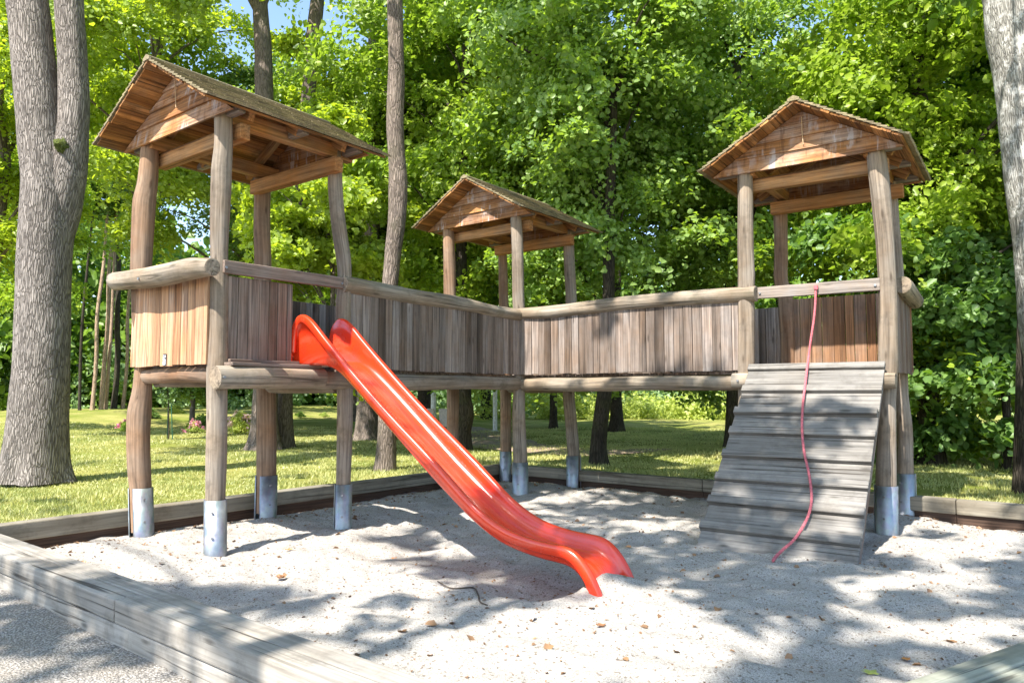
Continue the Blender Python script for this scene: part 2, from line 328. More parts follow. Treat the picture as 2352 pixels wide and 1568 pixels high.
def grid_mesh(name, mask_fn, h_fn, xs, ys, mat, clip=None, keep=None):
    X, Y = np.meshgrid(xs, ys); Z = h_fn(X, Y); V = np.stack([X, Y, Z], -1).reshape(-1, 3); nx = len(xs); ny = len(ys)
    i = np.arange(nx-1); j = np.arange(ny-1); I, J = np.meshgrid(i, j); a = (J*nx+I).ravel(); Fq = np.stack([a, a+1, a+nx+1, a+nx], 1)
    c = V[Fq].mean(1); Fq = Fq[mask_fn(c)]
    if clip:
        import bmesh
        bm = bmesh.new(); me = np_mesh(name, V, Fq, 4, True); bm.from_mesh(me)
        for co, no in clip: bmesh.ops.bisect_plane(bm, geom=bm.verts[:]+bm.edges[:]+bm.faces[:], plane_co=(co[0], co[1], 0), plane_no=(no[0], no[1], 0), dist=1e-5)
        cc = np.array([f.calc_center_median()[:2] for f in bm.faces]); kill = ~keep(cc); fl_ = [f for f, k in zip(bm.faces[:], kill) if k]
        bmesh.ops.delete(bm, geom=fl_, context='FACES'); bm.to_mesh(me); bm.free(); return tag(link(name, me, mat), kind='structure')
    used = np.unique(Fq); mp = np.full(len(V), -1); mp[used] = np.arange(len(used))
    me = np_mesh(name, V[used], mp[Fq], 4, True); return tag(link(name, me, mat), kind='structure')
def sandmat():
    g = NG('coarse_sand'); o = g.obj(); f = g.noise(o, 170, 3, .7); m_ = g.noise(o, 14, 5, .6); vo = g.n('ShaderNodeTexVoronoi', {'Vector': o, 'Scale': 170.}); vc = g.n('ShaderNodeTexVoronoi', {'Vector': o, 'Scale': 75.})
    sp = g.n('ShaderNodeSeparateColor', {0: vo.outputs['Color']}).outputs[0]; sp2 = g.n('ShaderNodeSeparateColor', {0: vc.outputs['Color']}).outputs[1]
    c = g.mix(g.ramp(f, [(.36, 0.), (.62, 1.)]), (.255, .235, .212), (.63, .59, .535)); c = g.mix(g.ramp(sp, [(.72, 0.), (.86, .75)]), c, (.24, .21, .185))
    c = g.mix(g.ramp(sp2, [(.93, 0.), (.95, .8)]), c, (.15, .115, .08)); c = g.mix(g.ramp(m_, [(.35, .25), (.65, 0.)]), c, (.42, .38, .33))
    g.set(g.p.inputs['Base Color'], c); g.p.inputs['Roughness'].default_value = .95; g.p.inputs['Specular IOR Level'].default_value = .15
    hh = g.math('ADD', g.math('MULTIPLY', f, .5), g.math('ADD', g.math('MULTIPLY', sp, .5), g.math('MULTIPLY', m_, .8)))
    g.set(g.p.inputs['Normal'], g.bump(hh, .8, .012)); return g.m
M['sand'] = sandmat()
def inbox(c, m=0.): a, b = sbc(c); return (a > -m) & (kin(c) > -m) & (b > -m) & (b < LB+m)
grid_mesh('sand', lambda c: inbox(c, .12), sand_h, np.arange(-5.2, 7.3, .028), np.arange(2.0, 12.3, .028), M['sand'])
def grassmat():
    g = NG('lawn'); o = g.obj(); b = g.noise(o, .55, 5, .6); m_ = g.noise(o, 5, 6, .7); f = g.noise(o, 60, 4, .7)
    c = g.mix(g.ramp(b, [(.38, 0.), (.62, 1.)]), (.20, .24, .035), (.42, .39, .12)); c = g.mix(g.ramp(m_, [(.45, 0.), (.7, .6)]), c, (.27, .25, .10))
    c = g.mix(1., c, g.ramp(f, [(.3, .5), (.65, 1.2)]), 'MULTIPLY'); g.set(g.p.inputs['Base Color'], c); g.p.inputs['Roughness'].default_value = .9; g.p.inputs['Specular IOR Level'].default_value = .1
    g.set(g.p.inputs['Normal'], g.bump(g.math('ADD', f, m_), .9, .03)); return g.m
M['lawn'] = grassmat()
def warp(lo, hi, n, c, p=3.): t = np.linspace(-1, 1, n); s = np.sign(t)*np.abs(t)**p; return np.where(t < 0, c+(c-lo)*s, c+(hi-c)*s)
CL = [(SB.c-SB.x*.06, SB.x), (SB.c-SB.y*.06, SB.y), (KQ-KN*.12, KN), (SB.c+SB.y*(LB+.15), SB.y)]
grid_mesh('lawn', lambda c: np.ones(len(c), bool), mound, warp(-260, 260, 300, -1, 2.4), warp(-60, 330, 320, 12, 2.4), M['lawn'], CL, lambda c: ~inbox(c, .055) & ~(sbc(c)[1] > LB+.15))
def gravmat():
    g = NG('grey_gravel'); o = g.obj(); vo = g.n('ShaderNodeTexVoronoi', {'Vector': o, 'Scale': 75.}); sp = g.n('ShaderNodeSeparateColor', {0: vo.outputs['Color']}).outputs[0]; f = g.noise(o, 120, 3, .7)
    c = g.mix(sp, (.33, .30, .27), (.66, .61, .55)); c = g.mix(g.ramp(vo.outputs['Distance'], [(.3, 0.), (.62, .75)]), c, (.14, .125, .11)); c = g.mix(g.ramp(g.noise(o, 3, 4), [(.4, .35), (.6, 0.)]), c, (.34, .28, .21))
    g.set(g.p.inputs['Base Color'], c); g.p.inputs['Roughness'].default_value = .9
    g.set(g.p.inputs['Normal'], g.bump(g.math('SUBTRACT', f, vo.outputs['Distance']), .9, .012)); return g.m
M['gravel'] = gravmat()
grid_mesh('gravel_path', lambda c: np.ones(len(c), bool), lambda x, y: -.05+.012*fbm(np.stack([x, y], -1)*2, 3, 31), warp(-60, 60, 160, -1, 2.), warp(-60, 8, 160, 3, 1.6), M['gravel'], [(SB.c+SB.y*(LB+.13), SB.y)], lambda c: sbc(c)[1] > LB+.13)

# ------------------------------------------------------------ kerbs
def kbox(mb, a0, a1, b0, b1, z0, z1, grain):
    o = np.array([SB.c[0], SB.c[1], 0]); x = np.array([*SB.x, 0]); y = np.array([*SB.y, 0]); mb.box(o, y, x, (0, 0, 1), (b0, a0, z0), (b1, a1, z1), grain)
def kerb(name, label, pieces, mat):
    o = SB.c+SB.x*pieces[0][0]+SB.y*pieces[0][2]; t = thing(name, label, 'sandbox kerb', (o[0], o[1], 0), 0, None)
    for nm, *q in pieces_named(pieces): mb = MB(); kbox(mb, *q); mb.build(nm, mat, t, .012, 2)
    if mat == M['kerb_dark']:
        for q in pieces: e = .035; mb = MB(); kbox(mb, q[0]+e*(q[6] == 0)+.001, q[1]-e*(q[6] == 0), q[2]+e*(q[6] == 1)+.001, q[3]-e*(q[6] == 1), -.15, .028, q[6]); mb.build('gap_strip', M['kerb_gap'], t)  # dark strip added below the kerb; gap shade and soil put into its colour
    return t
def pieces_named(ps): return [('timber', *p) for p in ps]
kerb('sandbox_kerb', 'long weathered timber kerb at the far left of the sand, along the sunny lawn', [(-.16, -.005, -.16, 3.3, .03, .185, 0), (-.16, -.005, 3.305, LB-.02, .03, .19, 0)], M['kerb_dark'])
kerb('sandbox_kerb', 'shaded timber kerb behind the ramp at the far right of the sand', [(.0, 3.4, -.165, -.005, .03, .185, 1), (3.405, 6.3, -.165, -.005, .03, .188, 1), (6.305, LA+.3, -.165, -.005, .03, .184, 1)], M['kerb_dark'])
kerb('sandbox_kerb', 'wide pale double timber kerb in the foreground at lower left', [
    (-.6, 2.55, LB, LB+.142, .062, .19, 1), (-.6, 3.15, LB+.146, LB+.285, .062, .19, 1), (2.555, 6.5, LB, LB+.142, .062, .187, 1), (3.155, 6.5, LB+.146, LB+.285, .06, .192, 1), (-.6, 6.5, LB+.012, LB+.275, -.2, .056, 1)], M['kerb'])
t_ = thing('sandbox_kerb', 'greenish double timber kerb cut off by the lower right corner', 'sandbox kerb', (1.6, 3.0, 0))
for lo, hi in (((-.2, -.145, .02), (8.2, -.004, .19)), ((-.2, -.29, .02), (8.2, -.149, .186)), ((-.2, -.27, -.26), (8.2, -.03, .01))):
    mb = MB(); mb.box((KQ[0], KQ[1], 0), (*KD, 0), (*KN, 0), (0, 0, 1), lo, hi, 0); mb.build('timber', M['kerb_green'], t_, .012, 2)
# ---- dark gap strips below far kerbs, built with the kerbs above
# ------------------------------------------------------------ posts (centre line and width traced from the photo)
POST = {
 'A': {'fl': ([(344, 337, 38), (338, 428, 44), (332, 463, 49), (330, 498, 48), (325, 603, 45), (325, 700, 43), (328, 780, 42), (329, 844, 39), (326, 899, 43), (319.5, 949, 52), (318, 999, 50), (320, 1074, 49), (323, 1119, 46), (327, 1213, 46)], 35),
       'fr': ([(513, 267, 40), (513, 337, 40), (509, 393, 44), (508, 428, 44), (505, 498, 43), (504, 568, 40), (504, 599, 39), (503, 649, 43), (502, 749, 42), (499, 849, 47), (498, 949, 45), (497, 1049, 47), (495, 1149, 43), (495, 1263, 44)], 5),
       'br': ([(770, 350, 31), (770, 428, 33), (775.5, 498, 33), (782.5, 551, 34), (790, 599, 34), (792.5, 649, 31), (789, 699, 35), (788, 749, 34), (790, 830, 36), (792, 899, 36), (791.7, 999, 35), (789, 1099, 33), (786, 1215, 34)], 15),
       'bl': ([(604, 400, 36), (602, 498, 37), (603.5, 603, 38), (602, 700, 38), (606, 820, 40), (611, 899, 43), (612, 999, 45), (612, 1094, 44), (610, 1177, 42)], 40)},
 'B': {'fl': ([(1030, 522, 26), (1032, 603, 28), (1033, 673, 28), (1036, 780, 28), (1040, 908, 29), (1040, 1003, 27), (1039, 1098, 27)], 0),
       'fr': ([(1184.6, 494, 26), (1188, 553, 27), (1190, 628, 27), (1191.6, 703, 27), (1195, 738, 25), (1195, 803, 25), (1193.6, 878, 26), (1191.6, 953, 30), (1195, 1068, 33), (1195, 1136, 31)], 5),
       'br': ([(1305, 530, 25), (1308, 610, 26), (1311.6, 693, 26), (1309, 800, 27), (1306.6, 903, 28), (1312.6, 978, 28), (1318, 1053, 29), (1318, 1110, 30)], -35),
       'bl': ([(1154, 565, 20), (1157, 698, 22), (1159, 800, 24), (1161, 903, 26), (1161.6, 1038, 25), (1161, 1097, 25)], 0)},
 'C': {'fl': ([(1711.5, 399, 34), (1712.5, 456, 34), (1712, 521, 35), (1712.6, 586, 36), (1714, 635, 38), (1712.6, 683, 37), (1713.5, 722, 38), (1714, 836, 38), (1716, 1000, 38), (1718, 1150, 38)], 0),
       'fr': ([(2011, 347, 40), (2015, 380, 42), (2020, 423, 42), (2027, 488, 41), (2033, 553, 39), (2037, 618, 38), (2040, 683, 39), (2040, 770, 41), (2039, 836, 42), (2037.6, 912, 37), (2036, 1007, 41), (2035, 1121, 44), (2035, 1224, 44)], 10),
       'br': ([(2042, 420, 31), (2046.6, 470, 32), (2051, 540, 32), (2057, 618, 32), (2064, 722, 32), (2067, 836, 31), (2071, 912, 29), (2076, 959, 31), (2079.6, 1054, 33), (2080, 1092, 36), (2082, 1178, 37)], -10),
       'bl': ([(1792, 460, 33), (1793, 521, 31), (1794, 586, 30), (1795, 651, 31), (1801.7, 675, 33), (1806, 722, 34), (1809, 770, 33), (1810, 836, 32), (1808, 960, 33), (1806, 1100, 33), (1806, 1155, 33)], 0)}}
TLAB = {'A': ('playground_tower', 'largest roofed log tower at left, holding the red slide'),
        'B': ('playground_tower', 'smallest roofed log tower at the back corner, between the two bridges'),
        'C': ('playground_tower', 'roofed log tower at right, behind the grey climbing ramp')}
TOWER = {}
for k, (nm, lb) in TLAB.items():
    f = TW[k]; TOWER[k] = thing(nm, lb, 'play tower', (f.c[0], f.c[1], 0), f.r, 'roofed towers of the wooden playground')
def build_posts(t):
    for k, (tr, shell) in POST[t].items():
        c = corner(t, k); pts = [at(x, y, c[1]) for x, y, w_ in tr]
        rad = []
        for (x, y, w_), p in zip(tr, pts): rad.append(w_/2/F_PX*(p[1]*cP+(p[2]-EYE)*sP))
        if pts[-1][2] > -.0: e = pts[-1].copy(); e[2] = .02; pts[-1] = e
        else: pts[-1][2] = .02
        if t == 'C' and k == 'fl': pts.append(np.array([pts[-1][0], pts[-1][1], .02])) ; pts.pop(-2); 
        pts = pts[::-1]; rad = rad[::-1]
        mb = MB(); mb.tube(pts, rad, 22, .05, .05, hash_(t+k)); o = mb.build('post', M['post_warm' if (t, k) in (('A', 'fl'), ('A', 'bl'), ('B', 'bl'), ('C', 'bl'), ('B', 'fl')) else 'post'], TOWER[t])
        # galvanised half-pipe shoes
        zt = .43 if t != 'B' else .40
        P0 = np.array(pts[0]); zs = [p[2] for p in pts]; ax = [np.interp(zt, zs, [p[j] for p in pts]) for j in (0, 1)]; r0 = max(rad[0], rad[1])+.008
        top = np.array([ax[0], ax[1], zt]); bot = np.array([P0[0], P0[1], -.12]); camdir = math.atan2(-c[1], -c[0])
        for sgn in (0, 1):
            mb = MB(); ctr = camdir+R(shell)+math.pi*sgn; V = []; n = 16; arc = R(148)
            for rr in (r0, r0+.006):
                for q, zt_ in ((bot, 0), (top, 1)):
                    for i in range(n): a = ctr-arc/2+arc*i/(n-1); V.append((q[0]+math.cos(a)*rr, q[1]+math.sin(a)*rr, q[2]))
            Fs = []
            for i in range(n-1):
                Fs += [(i, n+i, n+i+1, i+1), (2*n+i, 2*n+i+1, 3*n+i+1, 3*n+i), (n+i, 3*n+i, 3*n+i+1, n+i+1)]
            Fs += [(0, 2*n, 3*n, n), (n-1, 2*n-1, 4*n-1, 3*n-1)]
            mb.add(V, Fs, None, False); me = mb.build('metal_shoe', M['steel'], o)
            for i, p in enumerate(me.data.polygons): p.use_smooth = i % 3 != 2 and i < 3*(n-1)
            for zb in (.12, .33):
                for da in (-.35,):
                    a = ctr+da; cx = np.interp(zb, [-.12, zt], [bot[0], top[0]])+math.cos(a)*(r0+.006); cy = np.interp(zb, [-.12, zt], [bot[1], top[1]])+math.sin(a)*(r0+.006)
                    b2 = MB(); d = np.array([math.cos(a), math.sin(a), 0]); b2.tube([(cx, cy, zb), (cx+d[0]*.008, cy+d[1]*.008, zb)], .012, 6, .01); b2.build('bolt', M['bolt'], o)
def hash_(s): return sum(ord(c)*(i+3) for i, c in enumerate(s)) % 97
M['bolt'] = flat('dull_bolt_steel', (.28, .28, .29), .45, .8)
for t in 'ABC': build_posts(t)

# ------------------------------------------------------------ planks and roofs
def planks(mb, a, b, out, z0, z1, wid=.105, th=.024, gap=.004, seed=0, jit=.006, z0b=None, z1b=None):
    """vertical boards from 2D point a to b; out = unit outward normal"""
    rg = random.Random(seed); a = np.array(a[:2], float); b = np.array(b[:2], float); L = np.linalg.norm(b-a); d = (b-a)/L; s = 0.
    while s < L-.02:
        w_ = min(wid*rg.uniform(.82, 1.2), L-s)
        if L-s-w_ < .03: w_ = L-s
        f = (s+w_/2)/L; lo = z0+((z0b if z0b is not None else z0)-z0)*f+rg.uniform(-jit, jit); hi = z1+((z1b if z1b is not None else z1)-z1)*f
        o = rg.uniform(0, .006); p = a+d*s
        mb.box((p[0], p[1], 0), (d[0], d[1], 0), (out[0], out[1], 0), (0, 0, 1), (0, o, lo), (w_-gap*rg.uniform(.6, 1.6), o+th, hi), 2); s += w_
ZR, ZE, WR, OF, OB, SH = 4.394, 3.808, 1.025, 1.047, .993, -.035
SL = (ZR-ZE)/WR; SLN = math.hypot(WR, ZR-ZE)
def build_roof(t):
    f = TW[t]; par = TOWER[t]; ob = OB if t != 'C' else .86; of = OF; rg = random.Random(hash_(t)); W = f.W
    x3 = np.array([f.x[0], f.x[1], 0]); y3 = np.array([f.y[0], f.y[1], 0])
    roof = thing_part('roof', par, W(0, 0, 3.7)) if False else None
    # board deck seen from below
    mbd = MB(); mbs = MB()
    for sg in (-1, 1):
        dn = x3*sg*WR/SLN + np.array([0, 0, -(ZR-ZE)/SLN]); nrm = np.cross(y3, dn)*sg; nrm = nrm/np.linalg.norm(nrm)
        if nrm[2] < 0: nrm = -nrm
        o = W(SH, 0, ZR); s = .0
        while s < SLN-.03:
            w_ = min(.105, SLN-s); e = rg.uniform(-.012, .012)
            mbd.box(o, dn, nrm, y3, (s+.001, -.045, -of+.015+e), (s+w_-.004, -.024, ob-.015+e), 2); s += .105
        nc = 17; cw = SLN/nc
        for c in range(nc):
            y = -of
            while y < ob:
                w_ = rg.uniform(.07, .13); y1 = min(y+w_, ob+rg.uniform(0, .01)); ex = rg.uniform(-.003, .006); hgt = rg.uniform(0, .004)
                s0 = c*cw; s1 = (c+1)*cw+.02+ex; V = []
                for (ss, hh) in ((s0-.005, -.022), (s1, -.012+hgt), (s1, .010+hgt), (s0-.005, -.010)):
                    V.append((ss, hh))
                A = [o+dn*p+nrm*q+y3*y for p, q in V]; B = [o+dn*p+nrm*q+y3*(y1-.003) for p, q in V]
                mbs.prism(A, B); y = y1
    rb = mbd.build('roof', M['roofwood'], par); mbs.build('shingles', M['shingle'], rb)
    # ridge cap
    mb = MB(); mb.prism([W(SH-.06, -of-.004, ZR-.034), W(SH+.06, -of-.004, ZR-.034), W(SH+.06, -of-.004, ZR-.010), W(SH, -of-.004, ZR+.022), W(SH-.06, -of-.004, ZR-.010)],
                        [W(SH-.06, ob+.004, ZR-.034), W(SH+.06, ob+.004, ZR-.034), W(SH+.06, ob+.004, ZR-.010), W(SH, ob+.004, ZR+.022), W(SH-.06, ob+.004, ZR-.010)], 1); mb.build('ridge_cap', M['shingle'], rb)
    # rafters below the boards
    for v in (-.50, .0, .55):
        for sg in (-1, 1):
            mb = MB(); dn = x3*sg*WR/SLN+np.array([0, 0, -(ZR-ZE)/SLN]); o = W(SH, v, ZR); nrm = np.cross(y3, dn); nrm = nrm if nrm[2] > 0 else -nrm
            mb.box(o, dn, nrm, y3, (.02, -.135, -.03), (SLN-.16, -.047, .03), 0); mb.build('rafter', M['beam'], rb, .004)
    # lapped gable boards, front and back
    for v, sg, nm in ((-.745, -1, 'gable'), (.745, 1, 'gable')):
        mb = MB(); zb = 3.765; edges = [zb, zb+.16, zb+.30, zb+.44, zb+.56]
        for z0, z1 in zip(edges[:-1], edges[1:]):
            def hw(z): return max(.012, (ZR-.058-z)/SL)
            h0, h1 = hw(z0), hw(z1)
            if z0 == zb: h0 = min(h0, .97)
            ya, yb = v+sg*.022, v+sg*.0
            mb.prism([W(SH-h0, ya+sg*.012, z0), W(SH+h0, ya+sg*.012, z0), W(SH+h1, yb+sg*.012, z1+.004), W(SH-h1, yb+sg*.012, z1+.004)],
                     [W(SH-h0, ya-sg*.012, z0), W(SH+h0, ya-sg*.012, z0), W(SH+h1, yb-sg*.006, z1+.004), W(SH-h1, yb-sg*.006, z1+.004)], 0)
        o = mb.build(nm, M['gable'], par)
        me = o.data; V = np.array([q.co for q in me.vertices]); g = np.stack([V[:, 2], (V[:, :2]@f.y), (V[:, :2]@f.x)], 1); me.attributes['gc'].data.foreach_set('vector', g.astype(np.float32).ravel())
    # ties across (front, back), plates along the sides, protruding tie ends at the eaves
    for v, u0, u1, z0, z1 in ((-.53, -.72, .76, 3.60, 3.745), (.53, -.72, .76, 3.57, 3.72)):
        mb = MB(); mb.box(W(0, v, 0), x3, y3, (0, 0, 1), (u0, -.05, z0), (u1, .05, z1), 0); mb.build('tie_beam', M['beam'], par, .006)
    for u in (-.60, .60):
        mb = MB(); mb.box(W(u, 0, 0), y3, x3, (0, 0, 1), (-.715, -.05, 3.748), (.80, .05, 3.885), 0); mb.build('side_plate', M['beam'], par, .006)
    for v in (-.655, .02, .68):
        mb = MB(); mb.box(W(0, v, 0), x3, y3, (0, 0, 1), (.655, -.035, 3.775), (.90, .035, 3.868), 0); mb.build('outrigger', M['beam_grey'], par, .006); mb = MB(); mb.box(W(0, v, 0), x3, y3, (0, 0, 1), (-.97, -.035, 3.775), (-.655, .035, 3.868), 0); mb.build('outrigger', M['beam_grey'], par, .006)
M['beam_grey'] = wood('grey_beam_wood', (.34, .24, .16), (.2, .13, .08), (.30, .27, .25), .45, .9, .2, True, .5)
for t in 'ABC': build_roof(t)

def rlog(name, pts, rad, par, mat='rail', seed=0, rough=.10, step=.06, n=18, dome=.0):
    mb = MB(); mb.tube(pts, rad, n, step, rough, seed, True, 1., dome); return mb.build(name, M[mat], par)
A, B, C = TW['A'], TW['B'], TW['C']
nA = -A.y; eA = A.x
# tower A: sunny front panel with rail log, entrance side with cross bar, three quarter panel and slide opening
TA, TB_, TC = TOWER['A'], TOWER['B'], TOWER['C']
fp0, fp1 = A.onv(-.745, 305, 842), A.onv(-.745, 479, 838)
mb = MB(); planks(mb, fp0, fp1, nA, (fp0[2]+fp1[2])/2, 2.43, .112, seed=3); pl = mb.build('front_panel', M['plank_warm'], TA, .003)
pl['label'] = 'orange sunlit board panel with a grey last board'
rlog('rail_log', [A.onv(-.90, 266, 646), A.onv(-.90, 320, 640), A.onv(-.90, 385, 629), A.onv(-.90, 440, 618), A.onv(-.90, 488, 614)], [.088, .094, .099, .094, .074], TA, 'rail', 5, .09)
rlog('lower_log', [A.W(-.6, -.66, 1.50), A.W(0, -.66, 1.505), A.W(.6, -.66, 1.49)], [.07, .075, .068], TA, 'post_warm', 7)
c0, c1 = A.onu(.715, 512, 612), A.onu(.715, 797, 652)
mb = MB(); mb.bar(c0, c1, .045, .115); mb.build('cross_bar', M['plank_brown'], TA, .005)
p0, p1 = A.onu(.66, 520, 700), A.onu(.66, 669, 700)
mb = MB(); planks(mb, p0, p1, eA, 1.625, 2.37, .112, seed=8); mb.build('side_panel', M['plank_brown'], TA, .003)
q0, q1 = A.onu(.80, 494, 866), A.onu(.80, 738, 868)
rlog('threshold_log', [q0, (q0+q1)/2+np.array([0, 0, .004]), q1], [.098, .102, .098], TA, 'rail', 9, .07)
rlog('threshold_log', [A.W(.735, .26, 1.465), A.W(.735, .8, 1.462)], [.088, .085], TA, 'post', 10)
mb = MB(); mb.box(A.W(0, 0, 0), A.x.tolist()+[0], A.y.tolist()+[0], (0, 0, 1), (.655, -.66, 1.575), (.86, .28, 1.605), 1); mb.box(A.W(0, 0, 0), A.x.tolist()+[0], A.y.tolist()+[0], (0, 0, 1), (.64, -.62, 1.607), (.76, .1, 1.636), 1); mb.build('step_board', M['plank_brown'], TA, .004)
M['string'] = flat('pale_string', (.6, .42, .25), .8)
for f_, par_, q in ((A, TA, ((403, 150), (402.5, 190), (404, 247))), (C, TC, ((1841, 268), (1842, 300), (1845, 332)))):
    mb = MB(); mb.tube([f_.onv(-.79, *p_) for p_ in q], .0045, 6, .05); mb.build('string', M['string'], par_)
# bolts through rails and cross bars
for f_, par_, pts_ in ((A, TA, [(A.onv(-.998, 318, 640), -A.y), (A.onu(.742, 520, 614), A.x), (A.onu(.742, 786, 651), A.x), (A.onu(.905, 516, 866), A.x), (A.onu(.825, 800, 872), A.x)]),
                       (C, TC, [(C.onv(-.692, 1745, 673), -C.y), (C.onv(-.692, 2010, 655), -C.y), (C.onv(-.885, 1694, 874), -C.y)])):
    for p_, d_ in pts_: mb = MB(); d3 = np.array([*d_, 0]); mb.tube([p_-d3*.012, p_+d3*.006], .013, 8, .01); mb.build('bolt', M['bolt'], par_)
# left and hidden sides
def side_panel(f, par, u, v0, v1, z0, z1, out, mat, seed, nm='side_panel'):
    mb = MB(); planks(mb, f.W(u, v0, 0), f.W(u, v1, 0), out, z0, z1, .115, seed=seed); return mb.build(nm, M[mat], par, .003)
side_panel(A, TA, -.735, -.6, .75, 1.57, 2.38, -eA, 'plank', 12)
def deck(f, par, u0, u1, v0, v1, mat='plank_brown', along=0):
    mb = MB(); rg = random.Random(int(u0*100+v1*10)); s = v0 if along == 0 else u0; e = v1 if along == 0 else u1
    while s < e-.02:
        w_ = min(.14, e-s); lo, hi = ((u0, s, 1.545), (u1, s+w_-.008, 1.572)) if along == 0 else ((s, v0, 1.545), (s+w_-.008, v1, 1.572))
        mb.box(f.W(0, 0, 0), [*f.x, 0], [*f.y, 0], (0, 0, 1), lo, hi, along); s += .14
    mb.build('deck', M[mat], par)
for f, p in ((A, TA), (B, TB_), (C, TC)):
    deck(f, p, -.64, .64, -.64, .64)
    for u in (-.5, .5): rlog('joist', [f.W(u, -.62, 1.465), f.W(u, .62, 1.465)], .07, p, 'post', int(u*10)+20, .06)
    rlog('joist', [f.W(-.6, .68, 1.40), f.W(0, .68, 1.395), f.W(.6, .68, 1.40)], .062, p, 'post', 24, .06)
rlog('lower_log', [C.onv(-.80, 1684, 874), C.onv(-.80, 1850, 874), C.onv(-.80, 2058, 874)], [.083, .085, .08], TC, 'rail', 33, .07)
# tower C: back panel warm, right side panel and end log, cross bar
b0, b1 = C.onv(.70, 1818, 760), C.W(.78, .70, 0)
mb = MB(); planks(mb, b0, b1, -C.y, 1.57, C.onv(.7, 1820, 688)[2], .118, seed=41); o = mb.build('back_panel', M['plank_inner'], TC, .003)
mb = MB(); planks(mb, C.W(.735, -.58, 0), C.W(.735, .74, 0), C.x, 1.55, 2.40, .115, seed=42); mb.build('side_panel', M['plank_brown'], TC, .003)
rlog('rail_log', [C.onu(.80, 2071, 654), C.onu(.80, 2082, 668), C.onu(.80, 2101, 692)], [.092, .098, .092], TC, 'rail', 44, .06)
mb = MB(); mb.bar(C.onv(-.66, 1733, 674), C.onv(-.66, 2022, 653), .05, .125); mb.build('cross_bar', M['beam_grey'], TC, .005)
# tower B: outer panels at the back
mb = MB(); planks(mb, B.W(-.735, -.6, 0), B.W(-.735, .75, 0), -B.x, 1.57, 2.36, seed=51); mb.build('side_panel', M['plank'], TB_, .003)
mb = MB(); planks(mb, B.W(-.72, .735, 0), B.W(.7, .735, 0), B.y, 1.57, 2.36, seed=52); mb.build('back_panel', M['plank'], TB_, .003)
# plate on the orange panel
pc = A.onv(-.778, 378.5, 826); pt = MB(); xx = np.array([*A.x, 0]); nn = np.array([*(-A.y), 0])
pt.box(pc, xx, nn, (0, 0, 1), (-.029, 0, -.054), (.029, .004, .054), 2); plate = pt.build('maker_plate', M.setdefault('black', flat('black_plate', (.02, .02, .025), .4)), TA)
pt = MB()
for (x0, x1, z0, z1) in ((-.024, .006, .018, .030), (.012, .024, .020, .042), (-.024, .010, -.004, .010), (-.024, .012, -.046, -.012), (.017, .023, -.046, .006), (-.02, 0, .036, .044)):
    pt.box(pc, xx, nn, (0, 0, 1), (x0, .004, z0), (x1, .0055, z1), 2)
pt.build('plate_print', M.setdefault('white', flat('white_print', (.7, .7, .75), .5)), plate)

# ------------------------------------------------------------ bridges
def bridge(label, p, q, far_p, far_q, out, bowtop, seed, z_low, r_rail):
    p = np.array(p[:2]); q = np.array(q[:2]); m = (p+q)/2; d = (q-p)/np.linalg.norm(q-p)
    t = thing('log_bridge', label, 'footbridge', (m[0], m[1], 0), math.atan2(d[1], d[0]), 'plank sided bridges of the wooden playground')
    L = np.linalg.norm(q-p); mb = MB(); a = p+d*.03+out*.045; b = q-d*.03+out*.045
    planks(mb, a, b, out, 1.585, 2.40, .108, seed=seed); mb.build('side_panel', M['plank'], t, .003)
    pts = []
    for s, dz in bowtop: c = p+d*L*s+out*.055; pts.append((c[0], c[1], 2.42+dz))
    rlog('rail_log', pts, r_rail, t, 'rail', seed+1, .10, .05)
    lo = []
    for s, dz in ((.0, 0), (.3, -.005), (.6, .006), (1., 0)): c = p+d*(.09+(L-.18)*s)+out*.02; lo.append((c[0], c[1], z_low+dz))
    rlog('lower_log', lo, [.084, .09, .086, .082], t, 'rail' if seed > 70 else 'post', seed+2, .09, .05)
    fp = np.array(far_p[:2]); fq = np.array(far_q[:2]); mb = MB(); planks(mb, fp-out*.03, fq-out*.03, -out, 1.56, 2.42, .11, seed=seed+3); mb.build('far_panel', M['plank'], t, .003)
    lo = [(*(fp+(fq-fp)*s), z_low) for s in (.06, .5, .94)]; rlog('lower_log', lo, .08, t, 'post', seed+4)
    mb = MB(); Lf = L; s = .05
    while s < L-.02:
        w_ = min(.14, L-s-.01); mb.box((p[0], p[1], 0), (d[0], d[1], 0), (-out[0], -out[1], 0), (0, 0, 1), (s, .02, 1.55), (s+w_-.008, 1.28, 1.578), 1); s += .14
    mb.build('deck', M['plank_brown'], t)
    return t
outL = np.array([.8, -.6]); pA = corner('A', 'br')[:2]; pB = corner('B', 'fr')[:2]; dL = (pB-pA)/np.linalg.norm(pB-pA); outL = np.array([dL[1], -dL[0]])
bridge('long grey plank bridge from the left tower to the back tower, behind the red slide', pA, pB, corner('A', 'bl'), corner('B', 'fl'), outL, [(-.01, .02), (.2, .01), (.45, .005), (.62, .0), (.8, -.025), (1.0, -.02)], 61, 1.462, [.088, .084, .085, .08, .077, .082])
pC = corner('C', 'fl')[:2]; dR = (pC-pB)/np.linalg.norm(pC-pB); outR = np.array([dR[1], -dR[0]])
bridge('grey plank bridge from the back tower to the right tower', pB, pC, corner('B', 'br'), corner('C', 'bl'), outR, [(.01, .0), (.15, -.015), (.35, .005), (.55, .02), (.8, .012), (1.03, .0)], 81, 1.45, [.072, .08, .084, .086, .09, .088])

